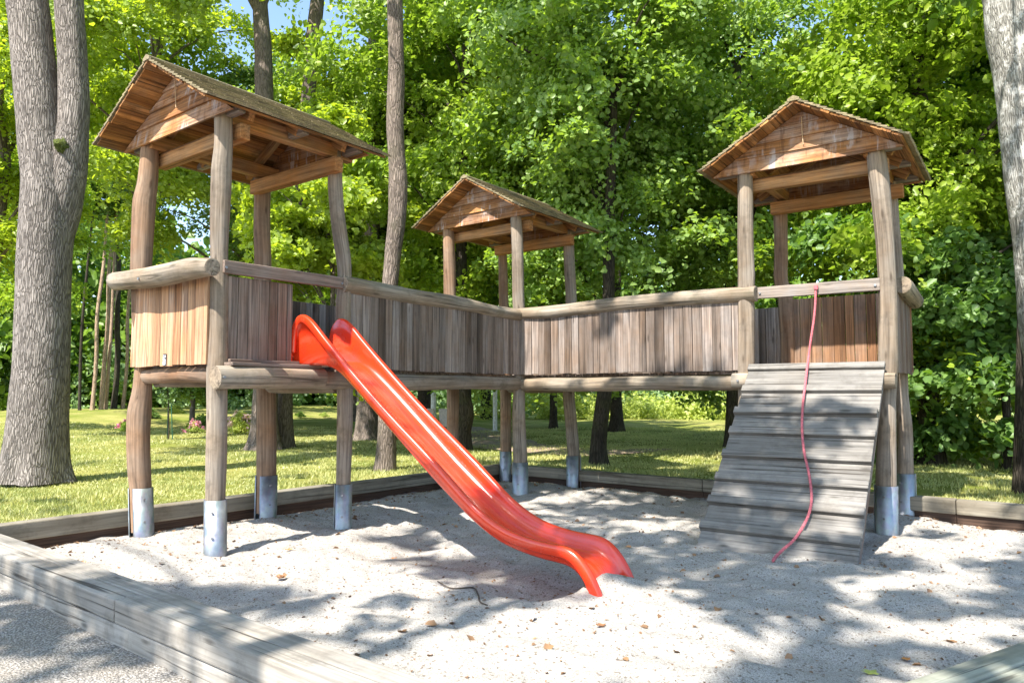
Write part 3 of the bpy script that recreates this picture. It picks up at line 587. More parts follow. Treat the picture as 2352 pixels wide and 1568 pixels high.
# ------------------------------------------------------------ slide
def build_slide():
    t = thing('slide', 'bright red glossy plastic slide running down from the left tower into the sand', 'slide', onz(1400, 1350), 0)
    d = A.x; n = A.y; fr = corner('A', 'fr')[:2]; s0 = fr@d
    rows = [(-.02, 1.70, -.02, 1.60), (-.012, 1.85, .0, 1.60), (.005, 1.95, .04, 1.602), (.06, 2.04, .1, 1.605), (.16, 2.085, .2, 1.605), (.30, 2.02, .34, 1.603), (.45, 1.89, .46, 1.59), (.6, 1.765, .60, 1.55), (.92, 1.505, .82, 1.405),
            (1.35, 1.175, 1.22, 1.10), (1.82, .845, 1.66, .765), (2.13, .61, 1.98, .535), (2.33, .468, 2.22, .375), (2.59, .348, 2.5, .235), (2.9, .302, 2.85, .175), (3.08, .298, 3.03, .165), (3.19, .255, 3.12, .14), (3.28, .17, 3.19, .085), (3.35, .06, 3.225, .02), (3.41, -.08, 3.25, -.08)]
    rows = np.array(rows); k = np.arange(len(rows)); tt = np.linspace(0, len(rows)-1, 120); Q = np.stack([crom(k, rows[:, j], tt) for j in range(4)], 1)
    for j in range(4): Q[:, j] = np.convolve(np.pad(Q[:, j], 3, mode='edge'), np.ones(7)/7, 'valid')
    Tn = np.gradient(Q[:, :2], axis=0); Tn /= np.linalg.norm(Tn, axis=1)[:, None]; N = np.stack([-Tn[:, 1], Tn[:, 0]], 1)   # normal up-left
    Tl = np.gradient(Q[:, 2:], axis=0); Tl /= np.linalg.norm(Tl, axis=1)[:, None]; Nl = np.stack([-Tl[:, 1], Tl[:, 0]], 1)
    mid = 4.505; Wd = .255; secs = []
    for i in range(len(Q)):
        r = Q[i, :2]; l = Q[i, 2:]; nr = N[i]; nl = Nl[i]
        if i < 12: nr = N[i]
        def rp(u, h): p = r+nr*h; return (u, p[0], p[1])
        def lp(u, h): p = l+nl*h; return (u, p[0], p[1])
        def mx(u, f_, h=.0): a = r-nr*.03; b = l+nl*.05; p = a+(b-a)*f_; return (u, p[0], p[1])
        half = [rp(-Wd, -.072), rp(-Wd-.002, -.02), rp(-Wd+.004, -.006), rp(-Wd+.018, 0), rp(-Wd+.040, -.001), rp(-Wd+.052, -.014), mx(-Wd+.060, .2), mx(-Wd+.066, .6), lp(-Wd+.076, .055), lp(-Wd+.098, .028), lp(-Wd+.14, .018), lp(-.06, .014)]
        under = [rp(-Wd+.010, -.078), rp(-Wd+.035, -.07), mx(-Wd+.046, .5), lp(-Wd+.052, .02), lp(-Wd+.075, -.002), lp(-.06, -.004)]
        secs.append(half+[(-u, a, b) for u, a, b in half[::-1]]+[(-u, a, b) for u, a, b in under]+[(u, a, b) for u, a, b in under[::-1]])
    V = []; G = []; L = np.r_[0, np.cumsum(np.linalg.norm(np.diff(Q[:, :2], axis=0), axis=1))]
    for i, sec in enumerate(secs):
        for u, s, z in sec: p = d*(s0+s)+n*(mid+u); V.append((p[0], p[1], z)); G.append((u, z*.0, L[i]))
    m = len(secs[0]); Fs = [(i*m+j, (i+1)*m+j, (i+1)*m+(j+1) % m, i*m+(j+1) % m) for i in range(len(secs)-1) for j in range(m)]
    Fs += [tuple(range(m)), tuple(range((len(secs)-1)*m, len(secs)*m))[::-1]]
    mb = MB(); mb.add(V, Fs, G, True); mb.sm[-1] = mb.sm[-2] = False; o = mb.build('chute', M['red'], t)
    # front flange upright at each cheek
    for sg in (-1, 1):
        mb = MB(); u0 = mid+sg*.245
        a = [d*(s0-.03)+n*(u0-.012*sg), d*(s0+.02)+n*(u0-.012*sg), d*(s0+.02)+n*(u0+.010*sg), d*(s0-.03)+n*(u0+.010*sg)]
        mb.prism([(q[0], q[1], 1.60) for q in a], [(q[0], q[1], 1.86) for q in a]); mb.build('flange', M['red'], t, .004, 2)
    # leftover sand grains in the run-out are part of the sand heap
build_slide()

# ------------------------------------------------------------ climbing ramp and rope
def build_ramp():
    t = thing('climbing_ramp', 'steep grey board ramp with raised foot battens leaning on the right tower', 'climbing ramp', C.W(0, -1.7, 0), C.r)
    fl = np.array([-SU, -SV]); u0, u1 = -SU+.02, -SU+1.345; topP = np.array([-.79, 1.625]); botP = np.array([-2.47, -.06])
    dv = botP-topP; L = np.linalg.norm(dv); dv /= L; nv = np.array([dv[1], -dv[0]]); nv = nv if nv[1] > 0 else -nv
    dn3 = np.array([*(C.y*dv[0]), dv[1]]); nn3 = np.array([*(C.y*nv[0]), nv[1]]); x3 = np.array([*C.x, 0]); o = C.W(0, topP[0], topP[1])
    # ledge positions measured along the left edge of the photo
    L_ = [.07]
    for zx, zy in ((310, 578), (282, 683), (250, 778), (218, 888), (183, 1000), (150, 1113), (115, 1238)):
        r = ray(1552.4+zx*.4749, 627.2+zy*.4749); # intersect ray with ramp plane
        den = r@nn3; tt = ((o-CAM)@nn3)/den; P = CAM+r*tt; L_.append(float((P-o)@dn3))
    L_.append(L)
    rg = random.Random(5); prev = -.02
    for i, s in enumerate(L_):
        if i > 0:
            mid_ = prev+(s-.075-prev) if i < len(L_)-1 else s
            mb = MB(); mb.box(o, x3, nn3, dn3, (u0+rg.uniform(-.006, .006), -.03, prev+.003), (u1+rg.uniform(-.006, .006), -.002, mid_), 0); mb.build('board', M['ramp'], t, .004)
        if i < len(L_)-1:
            mb = MB(); e = rg.uniform(-.008, .008); a = max(s-.082, -.015); lo = (u0-.004+e, -.03, a); hi = (u1+.004+e, .040 if i else .03, s); mb.box(o, x3, nn3, dn3, lo, hi, 0); mb.build('foot_batten', M['ramp'], t, .005)
        prev = s
    for u in (u0+.05, (u0+u1)/2, u1-.05): mb = MB(); mb.box(o, x3, nn3, dn3, (u-.04, -.13, .03), (u+.04, -.032, L-.02), 2); mb.build('stringer', M['plank_brown'], t, .004)
    # rope
    g = lambda zx, zy: (1552.4+zx*.4749, 627.2+zy*.4749)
    pts = []; start = C.onv(-.705, *g(678, 88)); pts.append(start+np.array([0, 0, .03]))
    for zx, zy in ((674, 160), (667, 230), (655, 310), (643, 400)):
        f_ = (zy-88)/(455-88); pts.append(C.onv(-.705-.09*f_, *g(zx, zy)))
    for zx, zy in ((634, 470), (626, 540), (616, 620), (611, 700), (612, 780), (622, 870), (640, 950), (652, 1020), (657, 1090), (645, 1160), (615, 1225), (570, 1290), (520, 1335), (488, 1365), (470, 1390)):
        r = ray(*g(zx, zy)); tt = ((o+nn3*.05-CAM)@nn3)/(r@nn3); P = CAM+r*tt
        if P[2] < .035: r2 = ray(*g(zx, zy)); P = CAM+r2*((.03-EYE)/r2[2])
        pts.append(P)
    rt = thing('climbing_rope', 'thin faded pink rope hanging from the cross bar down over the grey ramp', 'rope', pts[0])
    mb = MB(); P = np.array(pts); Ls = np.r_[0, np.cumsum(np.linalg.norm(np.diff(P, axis=0), axis=1))]; ts = np.linspace(0, Ls[-1], 420); Cc = np.stack([crom(Ls, P[:, k], ts) for k in range(3)], 1)
    for s_ in range(3):
        ph = ts*2*math.pi/.07+s_*2.094; Q = Cc+np.stack([np.cos(ph)*.0062, np.sin(ph)*.003, np.sin(ph)*.0062], 1); mb.tube(Q, .0074, 6, .011, 0, 0)
    mb.build('rope', M.setdefault('rope', flat('pink_rope', (.52, .13, .15), .8, 0, .25, 60)), rt)
    mb = MB(); mb.tube([start+np.array([0, 0, .02]), start+np.array([0, 0, .06])], .022, 10, .02); mb.build('knot', M['rope'], rt)
build_ramp()
#TREES
# ------------------------------------------------------------ foliage
def leaf_arrays(C, Nn, size, rg, asp=.85, fold=.12, wide=None):
    """one folded leaf (two quads) per centre"""
    n = len(C); Nn = Nn/np.linalg.norm(Nn, axis=1)[:, None]; a = rg.normal(size=(n, 3)); X = a-(a*Nn).sum(1)[:, None]*Nn; X /= np.linalg.norm(X, axis=1)[:, None]; Y = np.cross(Nn, X)
    s = size*rg.uniform(.5, 1.45, n)[:, None]
    pr = ((0, 0, 0), (.28, .46, 1), (.74, .40, 1), (1.08, 0, .0), (.74, -.40, 1), (.28, -.46, 1))
    V = np.stack([C+s*((px-.5)*X+py*asp*Y+pz*fold*Nn-(px**2)*.18*Nn) for px, py, pz in pr], 1).reshape(-1, 3)
    b = np.arange(n)[:, None]*6; Fq = np.concatenate([b+np.array([0, 3, 2, 1]), b+np.array([0, 5, 4, 3])], 1).reshape(-1, 4)
    return V, Fq
def clump_leaves(CC, RR, per, size, rg, flat_=.22, up=.75, jit=.55, droop=.35, out=None):
    """sprays: leaves on drooping discs"""
    n = len(CC); k = np.repeat(np.arange(n), per); m = len(k)
    tilt = rg.normal(size=(n, 3))*.32; N0 = np.array([0, 0, up])+tilt+(out if out is not None else 0); N0 /= np.linalg.norm(N0, axis=1)[:, None]
    a = rg.normal(size=(m, 3)); N = N0[k]; a = a-(a*N).sum(1)[:, None]*N; a /= np.linalg.norm(a, axis=1)[:, None]
    lob = 1+.35*np.sin(np.arctan2(a[:, 1], a[:, 0])*3+k*1.7)
    r = np.sqrt(rg.uniform(0, 1, m))*RR[k]*lob
    P = CC[k]+a*r[:, None]+N*(rg.normal(size=m)*flat_*RR[k])[:, None]; P[:, 2] -= droop*(r/RR[k])**2*RR[k]
    LN = N+rg.normal(size=(m, 3))*jit+a*.25
    return leaf_arrays(P, LN, size, rg)
def envelope_clumps(n, c, rx, rz, rg, shell=.55, flatb=.0, seed=0, lump=.25):
    d = rg.normal(size=(n, 3)); d /= np.linalg.norm(d, axis=1)[:, None]; r = np.where(rg.uniform(size=n) < .78, rg.uniform(shell, 1., n), rg.uniform(.15, shell, n))
    lm = 1+lump*fbm(d*2.1, 3, seed); P = d*(r*lm)[:, None]*np.array([rx, rx, rz])
    P[:, 2] = np.where(P[:, 2] < 0, P[:, 2]*(1-flatb), P[:, 2]); return P+np.array(c), d
def limb_mesh(mb, base, targets, r0, rg, seed=0):
    for i, tg in enumerate(targets):
        tg = np.array(tg); b = np.array(base(tg)) if callable(base) else np.array(base); m1 = b+(tg-b)*.35+np.array([0, 0, .12*np.linalg.norm(tg-b)]); m2 = b+(tg-b)*.7+np.array([rg.uniform(-.2, .2), rg.uniform(-.2, .2), .1*np.linalg.norm(tg-b)])
        L = np.linalg.norm(tg-b); r = r0*rg.uniform(.6, 1.1); mb.tube([b, m1, m2, tg], [r, r*.7, r*.42, r*.15], 7, .35, .1, seed+i, False)
def bough_clumps(n, c, rx, rz, rg, seed=0, lump=.3, per_b=9, flatb=.0):
    nb = max(4, n//per_b); B0, d0 = envelope_clumps(nb, (0, 0, 0), rx, rz, rg, shell=.6, flatb=flatb, seed=seed, lump=lump)
    k = np.repeat(np.arange(nb), per_b); m = len(k); R0 = .30*rx; o = d0*np.array([1, 1, 0]); o /= np.linalg.norm(o, axis=1)[:, None]+1e-6
    t = rg.uniform(-1., .45, m)[:, None]; side = np.stack([-o[k][:, 1], o[k][:, 0], 0*o[k][:, 0]], -1)
    P = B0[k]+o[k]*t*R0*1.3+side*(rg.normal(size=m)*R0*.5)[:, None]*(1-.4*t); P[:, 2] += rg.normal(size=m)*.10*rx*.5-.25*np.clip(t[:, 0]+.3, 0, 2)**2*R0
    return P+np.array(c), d0[k]
CROWN = {}
def crown_mesh(key, seed, n, c, rx, rz, per, size, R0, **kw):
    rg = np.random.RandomState(seed); P, d = bough_clumps(n, c, rx, rz, rg, seed=seed, **kw); n = len(P); RR = rg.uniform(.7, 1.25, n)*R0
    V, Fq = clump_leaves(P, RR, per, size, rg, out=d*np.array([.45, .45, .1])); me = np_mesh(key, V, Fq, 4); CROWN[key] = (me, P); return me
# crown types, origin at the foot of the trunk
crown_mesh('low', 1, 560, (0, 0, 6.6), 3.7, 5.2, 150, .092, .50, flatb=.05)       # skirts near the ground
crown_mesh('low2', 2, 600, (0, 0, 7.2), 3.9, 5.4, 125, .108, .50, flatb=.05)
crown_mesh('mid', 3, 280, (0, 0, 9.2), 4.4, 6.6, 150, .118, .66, lump=.4)
crown_mesh('mid2', 4, 280, (0, 0, 8.6), 4.0, 6.2, 150, .115, .64, lump=.4)
crown_mesh('high', 5, 60, (0, 0, 12.2), 3.6, 3.6, 70, .17, .8, lump=.35)
crown_mesh('small', 6, 250, (0, 0, 4.6), 1.9, 2.5, 100, .105, .36, lump=.45)
crown_mesh('bushy', 7, 130, (0, 0, .75), 1.1, .75, 90, .085, .28)
crown_mesh('sap', 8, 26, (0, 0, 1.5), .42, .6, 40, .07, .2)
def tree(key, label, x, y, tp, rad, leaf, bk='bark_dark', name='broadleaf_tree', group=None, scale=1., rz=0., flare=.35, limbs=9, coff=(0, 0, 0), cat='tree', top=None, vis=True):
    """tp: trunk points relative to foot"""
    t = thing(name, label, cat, (x, y, 0), 0, group); rg = np.random.RandomState(int(abs(x*31+y*17))+1)
    zb = float(mound(np.array([x]), np.array([y]))[0])-.06
    mb = MB(); pts = [(x+p[0], y+p[1], zb+p[2]) for p in tp]; rr = [rad*p[3] for p in tp]
    ph = rg.uniform(0, 6); fl = (lambda s, a: 1+flare*math.exp(-s/.28)*(1+.45*math.sin(a*4+ph)+.3*math.sin(a*7+ph*2))) if flare else None
    mb.tube(pts, rr, 26 if rad > .16 else 14, .16 if rad > .12 else .3, .07, int(x*7) % 50, True, 1., 0, fl)
    me, P = CROWN[key]; crz = Matrix.Rotation(rz, 3, 'Z')
    tz = np.array(pts); idx = rg.choice(len(P), limbs, replace=False)
    def base(tg):
        zt = min(max(zb+1.8, tg[2]-1.2-.35*np.hypot(tg[0]-x, tg[1]-y)), tz[-1][2]-.1); return [np.interp(zt, tz[:, 2], tz[:, 0]), np.interp(zt, tz[:, 2], tz[:, 1]), zt]
    tg = [np.array([x+coff[0], y+coff[1], coff[2]])+np.array(crz@Vector(P[i]*scale)) for i in idx]; limb_mesh(mb, base, tg, rad*.34, rg, 3)
    mb.build('trunk', M[bk], t)
    c = link('crown', me, None, t); 
    if not me.materials: me.materials.append(None)
    c.material_slots[0].link = 'OBJECT'; c.material_slots[0].material = M[leaf]
    c.matrix_parent_inverse = Matrix.Identity(4); c.location = coff; c.rotation_euler = (0, 0, rz); c.scale = (scale,)*3
    return t
def straight(h, lx=0, ly=0, wob=.06, seed=0, taper=.55):
    rg = random.Random(seed); return [(lx*s/h+rg.uniform(-wob, wob)*(s > 0), ly*s/h+rg.uniform(-wob, wob)*(s > 0), s, 1-(1-taper)*s/h) for s in np.linspace(0, h, 7)]
GT = 'trees around the playground'
# --- big forked trunk at the left edge (traced)
def traced(px, Y, z0=None): return [at(a, b, Y) for a, b, w_ in px], [w_/2/F_PX*Y for a, b, w_ in px]
t = thing('forked_tree', 'massive grey forked trunk with ridged bark at the left edge, moss in its fork', 'tree', (-6.8, 10.46, 0), 0, GT)
Y0 = 10.46; mb = MB()
P1, r1 = traced([(80, 1104, 134), (84, 1050, 126), (90, 942, 119), (96, 850, 114), (99, 703, 110), (104, 560, 112), (109, 470, 112), (107, 400, 104), (97, 330, 98), (90, 250, 96), (78, 145, 92), (63, 0, 87), (40, -200, 82), (5, -500, 68), (-60, -900, 50)], Y0)
mb.tube([*P1], r1, 40, .08, .03, 3, False, 1., 0, lambda s, a: 1+.17*math.exp(-s/.28)*(1+.75*math.sin(a*5+.6)+.4*math.sin(a*9)))
P2, r2 = traced([(126, 560, 70), (140, 480, 84), (150, 410, 88), (160, 350, 80), (168, 290, 68), (167, 145, 62), (158, 0, 62), (161, -200, 54), (190, -500, 44), (240, -900, 30)], Y0+.05)
mb.tube([*P2], r2, 32, .08, .03, 4, False)
rgx = np.random.RandomState(77); me, PP = CROWN['high']
limb_mesh(mb, lambda g_: at(60 if g_[0] < -6.8 else 165, -250, Y0), [(-6.8+p[0]*1.2, 10.5+p[1]*1.2, p[2]*1.0) for p in PP[rgx.choice(len(PP), 12, replace=False)]], .12, rgx)
mb.build('trunk', M['bark'], t)
q = at(146, 338, Y0-.14); n1, n2_ = 14, 26; V = [q+np.array([0, 0, .10])]
for i in range(1, n1):
    for k_ in range(n2_):
        f1 = math.pi*i/n1; f2 = 2*math.pi*k_/n2_; dv_ = np.array([math.sin(f1)*math.cos(f2), math.sin(f1)*math.sin(f2), math.cos(f1)]); V.append(q+dv_*np.array([.085, .14, .11])*(1+.35*float(fbm(dv_[None]*4, 3, 2)[0])))
Fm = [(0, 1+k_, 1+(k_+1) % n2_) for k_ in range(n2_)]+[(1+i*n2_+k_, 1+(i+1)*n2_+k_, 1+(i+1)*n2_+(k_+1) % n2_, 1+i*n2_+(k_+1) % n2_) for i in range(n1-2) for k_ in range(n2_)]
g_ = NG('moss'); nn_ = g_.noise(g_.obj(), 60, 5, .7); g_.set(g_.p.inputs['Base Color'], g_.mix(g_.ramp(nn_, [(.35, 0.), (.65, 1.)]), (.04, .06, .012), (.16, .19, .035))); g_.p.inputs['Roughness'].default_value = 1.; g_.set(g_.p.inputs['Normal'], g_.bump(nn_, 1., .03))
mb = MB(); mb.add(V, Fm, None, True); mb.build('moss', g_.m, t)
c = link('crown', me, None, t); me.materials.append(None); c.material_slots[0].link = 'OBJECT'; c.material_slots[0].material = M['leaf_mid']; c.matrix_parent_inverse = Matrix.Identity(4); c.location = (-2.2, .6, 0); c.scale = (1.05, 1.05, 1.0)
# --- slender tall trunks
def px_tree(key, label, px, Y, leaf, bk, name='broadleaf_tree', scale=1., rz=0., limbs=8, coff=None, flare=.3, zfix=None):
    P, r = traced(px, Y); x, y = P[0][0], P[0][1]; r0 = r[0]; zb = float(mound(np.array([x]), np.array([y]))[0])-.06
    tp = [(p[0]-x, p[1]-y, p[2]-zb, q/r0) for p, q in zip(P, r)]; tp[0] = (0, 0, 0, 1.)
    return tree(key, label, x, y, tp, r0, leaf, bk, name, GT, scale, rz, flare, limbs, coff or (tp[-1][0]*.5, 0, 0))
px_tree('high', 'tall bare trunk with a slight bend, between the red slide and the middle roof', [(884, 1086, 44), (888, 1000, 42), (888, 800, 40), (895, 660, 38), (900, 600, 37), (912, 500, 42), (914, 420, 44), (908, 300, 40), (910, 150, 38), (906, 0, 36), (905, -300, 30), (915, -600, 20)], 11.94, 'leaf_mid', 'bark_tall', rz=1.)
px_tree('high', 'tall straight trunk behind the right slope of the left roof', [(605, 1035, 66), (608, 960, 56), (612, 850, 50), (608, 600, 46), (612, 420, 44), (607, 230, 42), (605, 120, 40), (597, 0, 34), (590, -200, 30), (590, -400, 20)], 16.3, 'leaf_bright', 'bark_tall', rz=2., scale=1.15)
px_tree('high', 'leaning brown trunk rising behind yellow green maple leaves', [(650, 990, 44), (655, 850, 36), (672, 650, 34), (690, 400, 32), (712, 180, 32), (722, 60, 34), (735, -60, 30), (745, -300, 22)], 16.9, 'leaf_bright', 'bark_tall', rz=3.4, scale=1.3)
px_tree('mid2', 'thick trunk behind the upper part of the red slide', [(845, 1010, 56), (843, 950, 44), (842, 850, 40), (850, 600, 38), (860, 300, 34), (860, 0, 28)], 20., 'leaf_mid', 'bark_tall', rz=.6, coff=(1.2, 1.5, .3))
px_tree('low2', 'dark knotted trunk under the bridge, just right of the slide', [(1064, 1036, 36), (1066, 990, 30), (1070, 950, 36), (1062, 900, 30), (1058, 700, 28), (1065, 400, 24), (1070, 100, 16)], 16.3, 'leaf_mid', 'bark_dark', rz=1.1, coff=(.3, 1.6, .35), limbs=12)
px_tree('low', 'near dark trunk under the right bridge, wood green crown above', [(1374, 1072, 40), (1374, 1020, 34), (1380, 960, 34), (1388, 905, 34), (1395, 800, 32), (1400, 500, 26), (1410, 200, 18)], 12.98, 'leaf_mid', 'bark_dark', name='linden_tree', rz=2.2, coff=(.45, 1.25, .35), limbs=14)
px_tree('small', 'dark trunk with spreading foot at the edge of the sunny meadow', [(1417, 993, 34), (1417, 960, 28), (1415, 910, 26), (1415, 700, 24), (1420, 300, 18)], 24., 'leaf_mid', 'bark_dark', rz=.4, coff=(-1.5, 1., .9), scale=.85)
px_tree('small', 'small far trunk beside the meadow, left of the spreading one', [(1271, 986, 19), (1271, 950, 16), (1270, 700, 15), (1270, 300, 12)], 26., 'leaf_mid', 'bark_dark', rz=1.4, coff=(-1., 1., .6), scale=.85)
# --- right hand lindens
tree('low2', 'broad linden with large sunlit leaves filling the right side behind the ramp tower', 7.35, 12.9, straight(9, .2, .3, .05, 3), .20, 'leaf_mid', 'bark_dark', 'linden_tree', GT, .94, 2.6, .3, 16, (0.1, .2, -1.15))
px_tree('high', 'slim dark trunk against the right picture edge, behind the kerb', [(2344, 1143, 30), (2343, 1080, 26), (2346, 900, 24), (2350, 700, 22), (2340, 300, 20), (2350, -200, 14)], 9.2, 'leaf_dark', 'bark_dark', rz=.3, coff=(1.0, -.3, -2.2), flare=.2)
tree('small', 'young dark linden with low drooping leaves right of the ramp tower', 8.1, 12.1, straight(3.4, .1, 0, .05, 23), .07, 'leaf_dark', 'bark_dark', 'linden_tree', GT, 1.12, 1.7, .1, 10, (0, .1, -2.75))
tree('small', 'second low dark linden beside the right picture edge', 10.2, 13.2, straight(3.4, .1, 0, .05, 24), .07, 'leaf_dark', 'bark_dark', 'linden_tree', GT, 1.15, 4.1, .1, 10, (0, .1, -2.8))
tree('low', 'linden behind the broad one, right of the meadow', 5.0, 16.6, straight(9, .3, .2, .1, 5), .20, 'leaf_mid', 'bark_dark', 'linden_tree', GT, 1.0, .9, .3, 14, (0, .4, .1))
tree('low2', 'dense dark tree closing the gap at the far right', 11.2, 16.0, straight(9, .1, .2, .1, 6), .2, 'leaf_dark', 'bark_dark', 'broadleaf_tree', GT, 1.1, 4., .3, 10)
tree('mid', 'tall crown rising over the right roof', 8.5, 23., straight(12, .3, .2, .15, 7), .26, 'leaf_mid', 'bark_dark', 'broadleaf_tree', GT, .95, 5., .3, 8)
tree('mid', 'tall crown rising between the middle and the right roof', -1.2, 35., straight(12, .3, .2, .15, 8), .26, 'leaf_mid', 'bark_dark', 'broadleaf_tree', GT, 1.0, 2.6, .3, 8, (0, 0, -.6))
tree('mid2', 'blue green crown far behind the middle roof', -3.2, 27., straight(12, .3, .2, .15, 9), .26, 'leaf_cool', 'bark_dark', 'broadleaf_tree', GT, 1.0, 1.6, .3, 8, (0, 0, -.5))
tree('low2', 'dense green tree standing close behind the middle roof', -1.4, 20.5, straight(10, .3, .2, .15, 10), .22, 'leaf_mid', 'bark_dark', 'linden_tree', GT, .98, 5.2, .3, 12, (-.6, .4, .3))
# --- left hand maples
tree('small', 'young maple with glowing yellow green leaves between the slide and the tall trunks', -3.4, 14.6, straight(5.5, -.4, .2, .05, 11), .06, 'leaf_bright', 'bark_tall', 'maple_tree', GT, 1.0, 1., .1, 14, (-.55, 0, -.2))
tree('small', 'yellow green maple crown above the right slope of the left roof', -4.75, 20.3, straight(9, -.3, .1, .05, 12), .08, 'leaf_bright', 'bark_tall', 'maple_tree', GT, 1.1, 3., .1, 14, (.0, 0, 3.4))
tree('mid2', 'bright maple behind the ridge of the left roof', -9.9, 19.5, straight(12, .1, .1, .08, 13), .15, 'leaf_bright', 'bark_tall', 'maple_tree', GT, .95, 2., .3, 12, (.4, 0, 2.6))
tree('mid', 'light green tree seen between the posts of the left tower', -8.6, 25., straight(11, .1, .1, .15, 14), .2, 'leaf_far', 'bark_tall', 'broadleaf_tree', GT, .82, 4., .3, 10, (0, 0, -.8))
tree('mid2', 'bright crown overhanging the forked trunk at upper left', -14.5, 20., straight(12, .1, .1, .15, 15), .2, 'leaf_bright', 'bark_tall', 'maple_tree', GT, 1.0, 5., .3, 10, (0, 0, 2.0))
tree('mid', 'dark leaning tree at the far left edge, beyond the forked trunk', -19.6, 29.5, straight(13, 1.2, .1, .2, 16), .34, 'leaf_mid', 'bark_dark', 'broadleaf_tree', GT, 1.1, 1., .3, 10, (0, 0, 1.2))
tree('mid', 'mixed crown high between the two tall slender trunks', -6.8, 31., straight(12, .1, .1, .15, 17), .28, 'leaf_mid', 'bark_tall', 'broadleaf_tree', GT, 1.0, 3., .3, 8)
tree('mid2', 'light crown above the leaning brown trunk', -4.6, 24.5, straight(12, .1, .1, .15, 18), .2, 'leaf_far', 'bark_tall', 'broadleaf_tree', GT, .95, 5.5, .3, 8, (0, 0, .2))
tree('small', 'small round tree with a pale trunk beyond the lawn, left of the slide tower posts', -11.6, 26.6, straight(3.2, 0, 0, .05, 19), .10, 'leaf_mid', 'bark_tall', 'maple_tree', GT, .85, 1., .1, 8, (0, 0, -1.2))
# --- pines in the far wood, left
for i, (px, w_, leanp) in enumerate(((183, 7, 8), (212, 9, 22), (232, 10, 16), (243, 8, 6), (262, 13, -8), (282, 8, 8))):
    Yp = 37.5+i*.4; foot = at(px, 935, Yp); tp_ = straight(15, leanp/1676*Yp*1.3, 0, .12, 30+i, .6)
    tree('mid2', ['thin dark pine stem leftmost in the gap beside the forked trunk', 'leaning pale pine stem in the far wood', 'pinkish pine stem in the middle of the far wood', 'thin pale pine stem close left of the dark ivy covered one', 'dark ivy covered stem in the far wood', 'thin stem nearest to the left tower in the far wood'][i],
         foot[0], Yp, tp_, w_/2/1676*Yp, 'leaf_far', 'bark_dark' if i in (0, 4) else 'bark_pine', 'pine_tree', 'stems of the far wood', .75, i*1.1, .15, 4, (0, 0, 8.5))
# --- canopy trees beside the camera, leaf clumps placed so their shade dapples the sand
def shade_field(gx, gy):
    P = np.stack([gx, gy, np.zeros_like(gx)], -1); px, py = topx(P); px = np.where(gy > 1.5, px, 1176+gx*900)
    s = -.05+.75*fbm(np.stack([gx, gy], -1)*1.15, 2, 41)+.8*fbm(np.stack([gx, gy], -1)*3.5, 2, 42)
    def el(cx, cy, rx, ry, wt): return wt*np.exp(-(((px-cx)/rx)**2+((py-cy)/ry)**2)**1.5)
    for e in ELL: s = s+el(*e)
    return s
ELL = [(420, 1262, 420, 60, -1.3), (640, 1300, 300, 35, -.6), (780, 1365, 380, 30, .55), (930, 1500, 160, 60, -.6), (480, 1370, 150, 50, .4), (60, 1260, 120, 60, -.5),
       (1500, 1180, 260, 40, .25), (1700, 1290, 290, 75, .9), (1780, 1180, 190, 90, 1.0), (1330, 1490, 250, 110, -1.1), (1330, 1500, 60, 30, .5), (1780, 1470, 200, 90, .5), (1910, 1410, 120, 40, -1.1),
       (2200, 1250, 150, 28, -1.3), (2170, 1335, 180, 20, -1.0), (2260, 1290, 130, 20, .6), (2260, 1430, 130, 30, -.5), (1900, 1530, 120, 25, -.6), (2150, 1390, 200, 25, .6), (2100, 1200, 260, 60, .05),
       (880, 1170, 160, 30, .6), (1000, 1150, 120, 30, .3), (1500, 1000, 260, 80, .5), (300, 1100, 300, 50, -.5), (250, 1062, 500, 10, .6), (400, 1120, 500, 45, -.9), (500, 1020, 500, 30, -.9),(1190, 1330, 60, 40, .3), (1290, 1120, 300, 28, .15)]
CAN = {0: [], 1: [], 2: []}; TR = {0: (-4.9, -1.6), 1: (.6, -3.6), 2: (6.44, 8.3)}
rgc = np.random.RandomState(9); gx, gy = np.meshgrid(np.arange(-9, 9, .27), np.arange(1.2, 13.6, .27)); gx = gx.ravel()+rgc.uniform(-.12, .12, gx.size); gy = gy.ravel()+rgc.uniform(-.12, .12, gy.size)
sf = shade_field(gx, gy)
SUN_P = [A.W(u, -.8, z) for u in (-.6, -.2, .2, .6) for z in (1.0, 1.7, 2.2, 3., 3.6, 4.0)]+[A.W(.6, -.6, z) for z in (1, 2, 3)]+[A.W(.8, v, 1.55) for v in (-.6, 0)]
SUN_P += [B.W(u, -.75, z) for u in (-.6, 0, .6) for z in (2.7, 3.3, 4.0)]+[C.W(u, -.75, z) for u in (-.6, -.2, .2, .6) for z in (2.0, 2.6, 3.2, 4.0)]+[C.W(u, .7, z) for u in (-.2, .3, .6) for z in (1.7, 2.0)]
SUN_P += [C.W(u, -.95, 1.5) for u in (-.5, 0, .5)]+[A.W(.7+s_, .55, z) for s_, z in ((.1, 2.), (.4, 1.9), (.7, 1.65), (1.0, 1.4), (1.3, 1.15), (1.6, .95))]
SUN_P += [np.array([*(pB+(pC-pB)*f_), 1.95]) for f_ in (.08, .2, .32, .55, .8)]+[A.W(u, 0, 4.2) for u in (-.9, 0, .9)]
SUN_P = np.array(SUN_P)
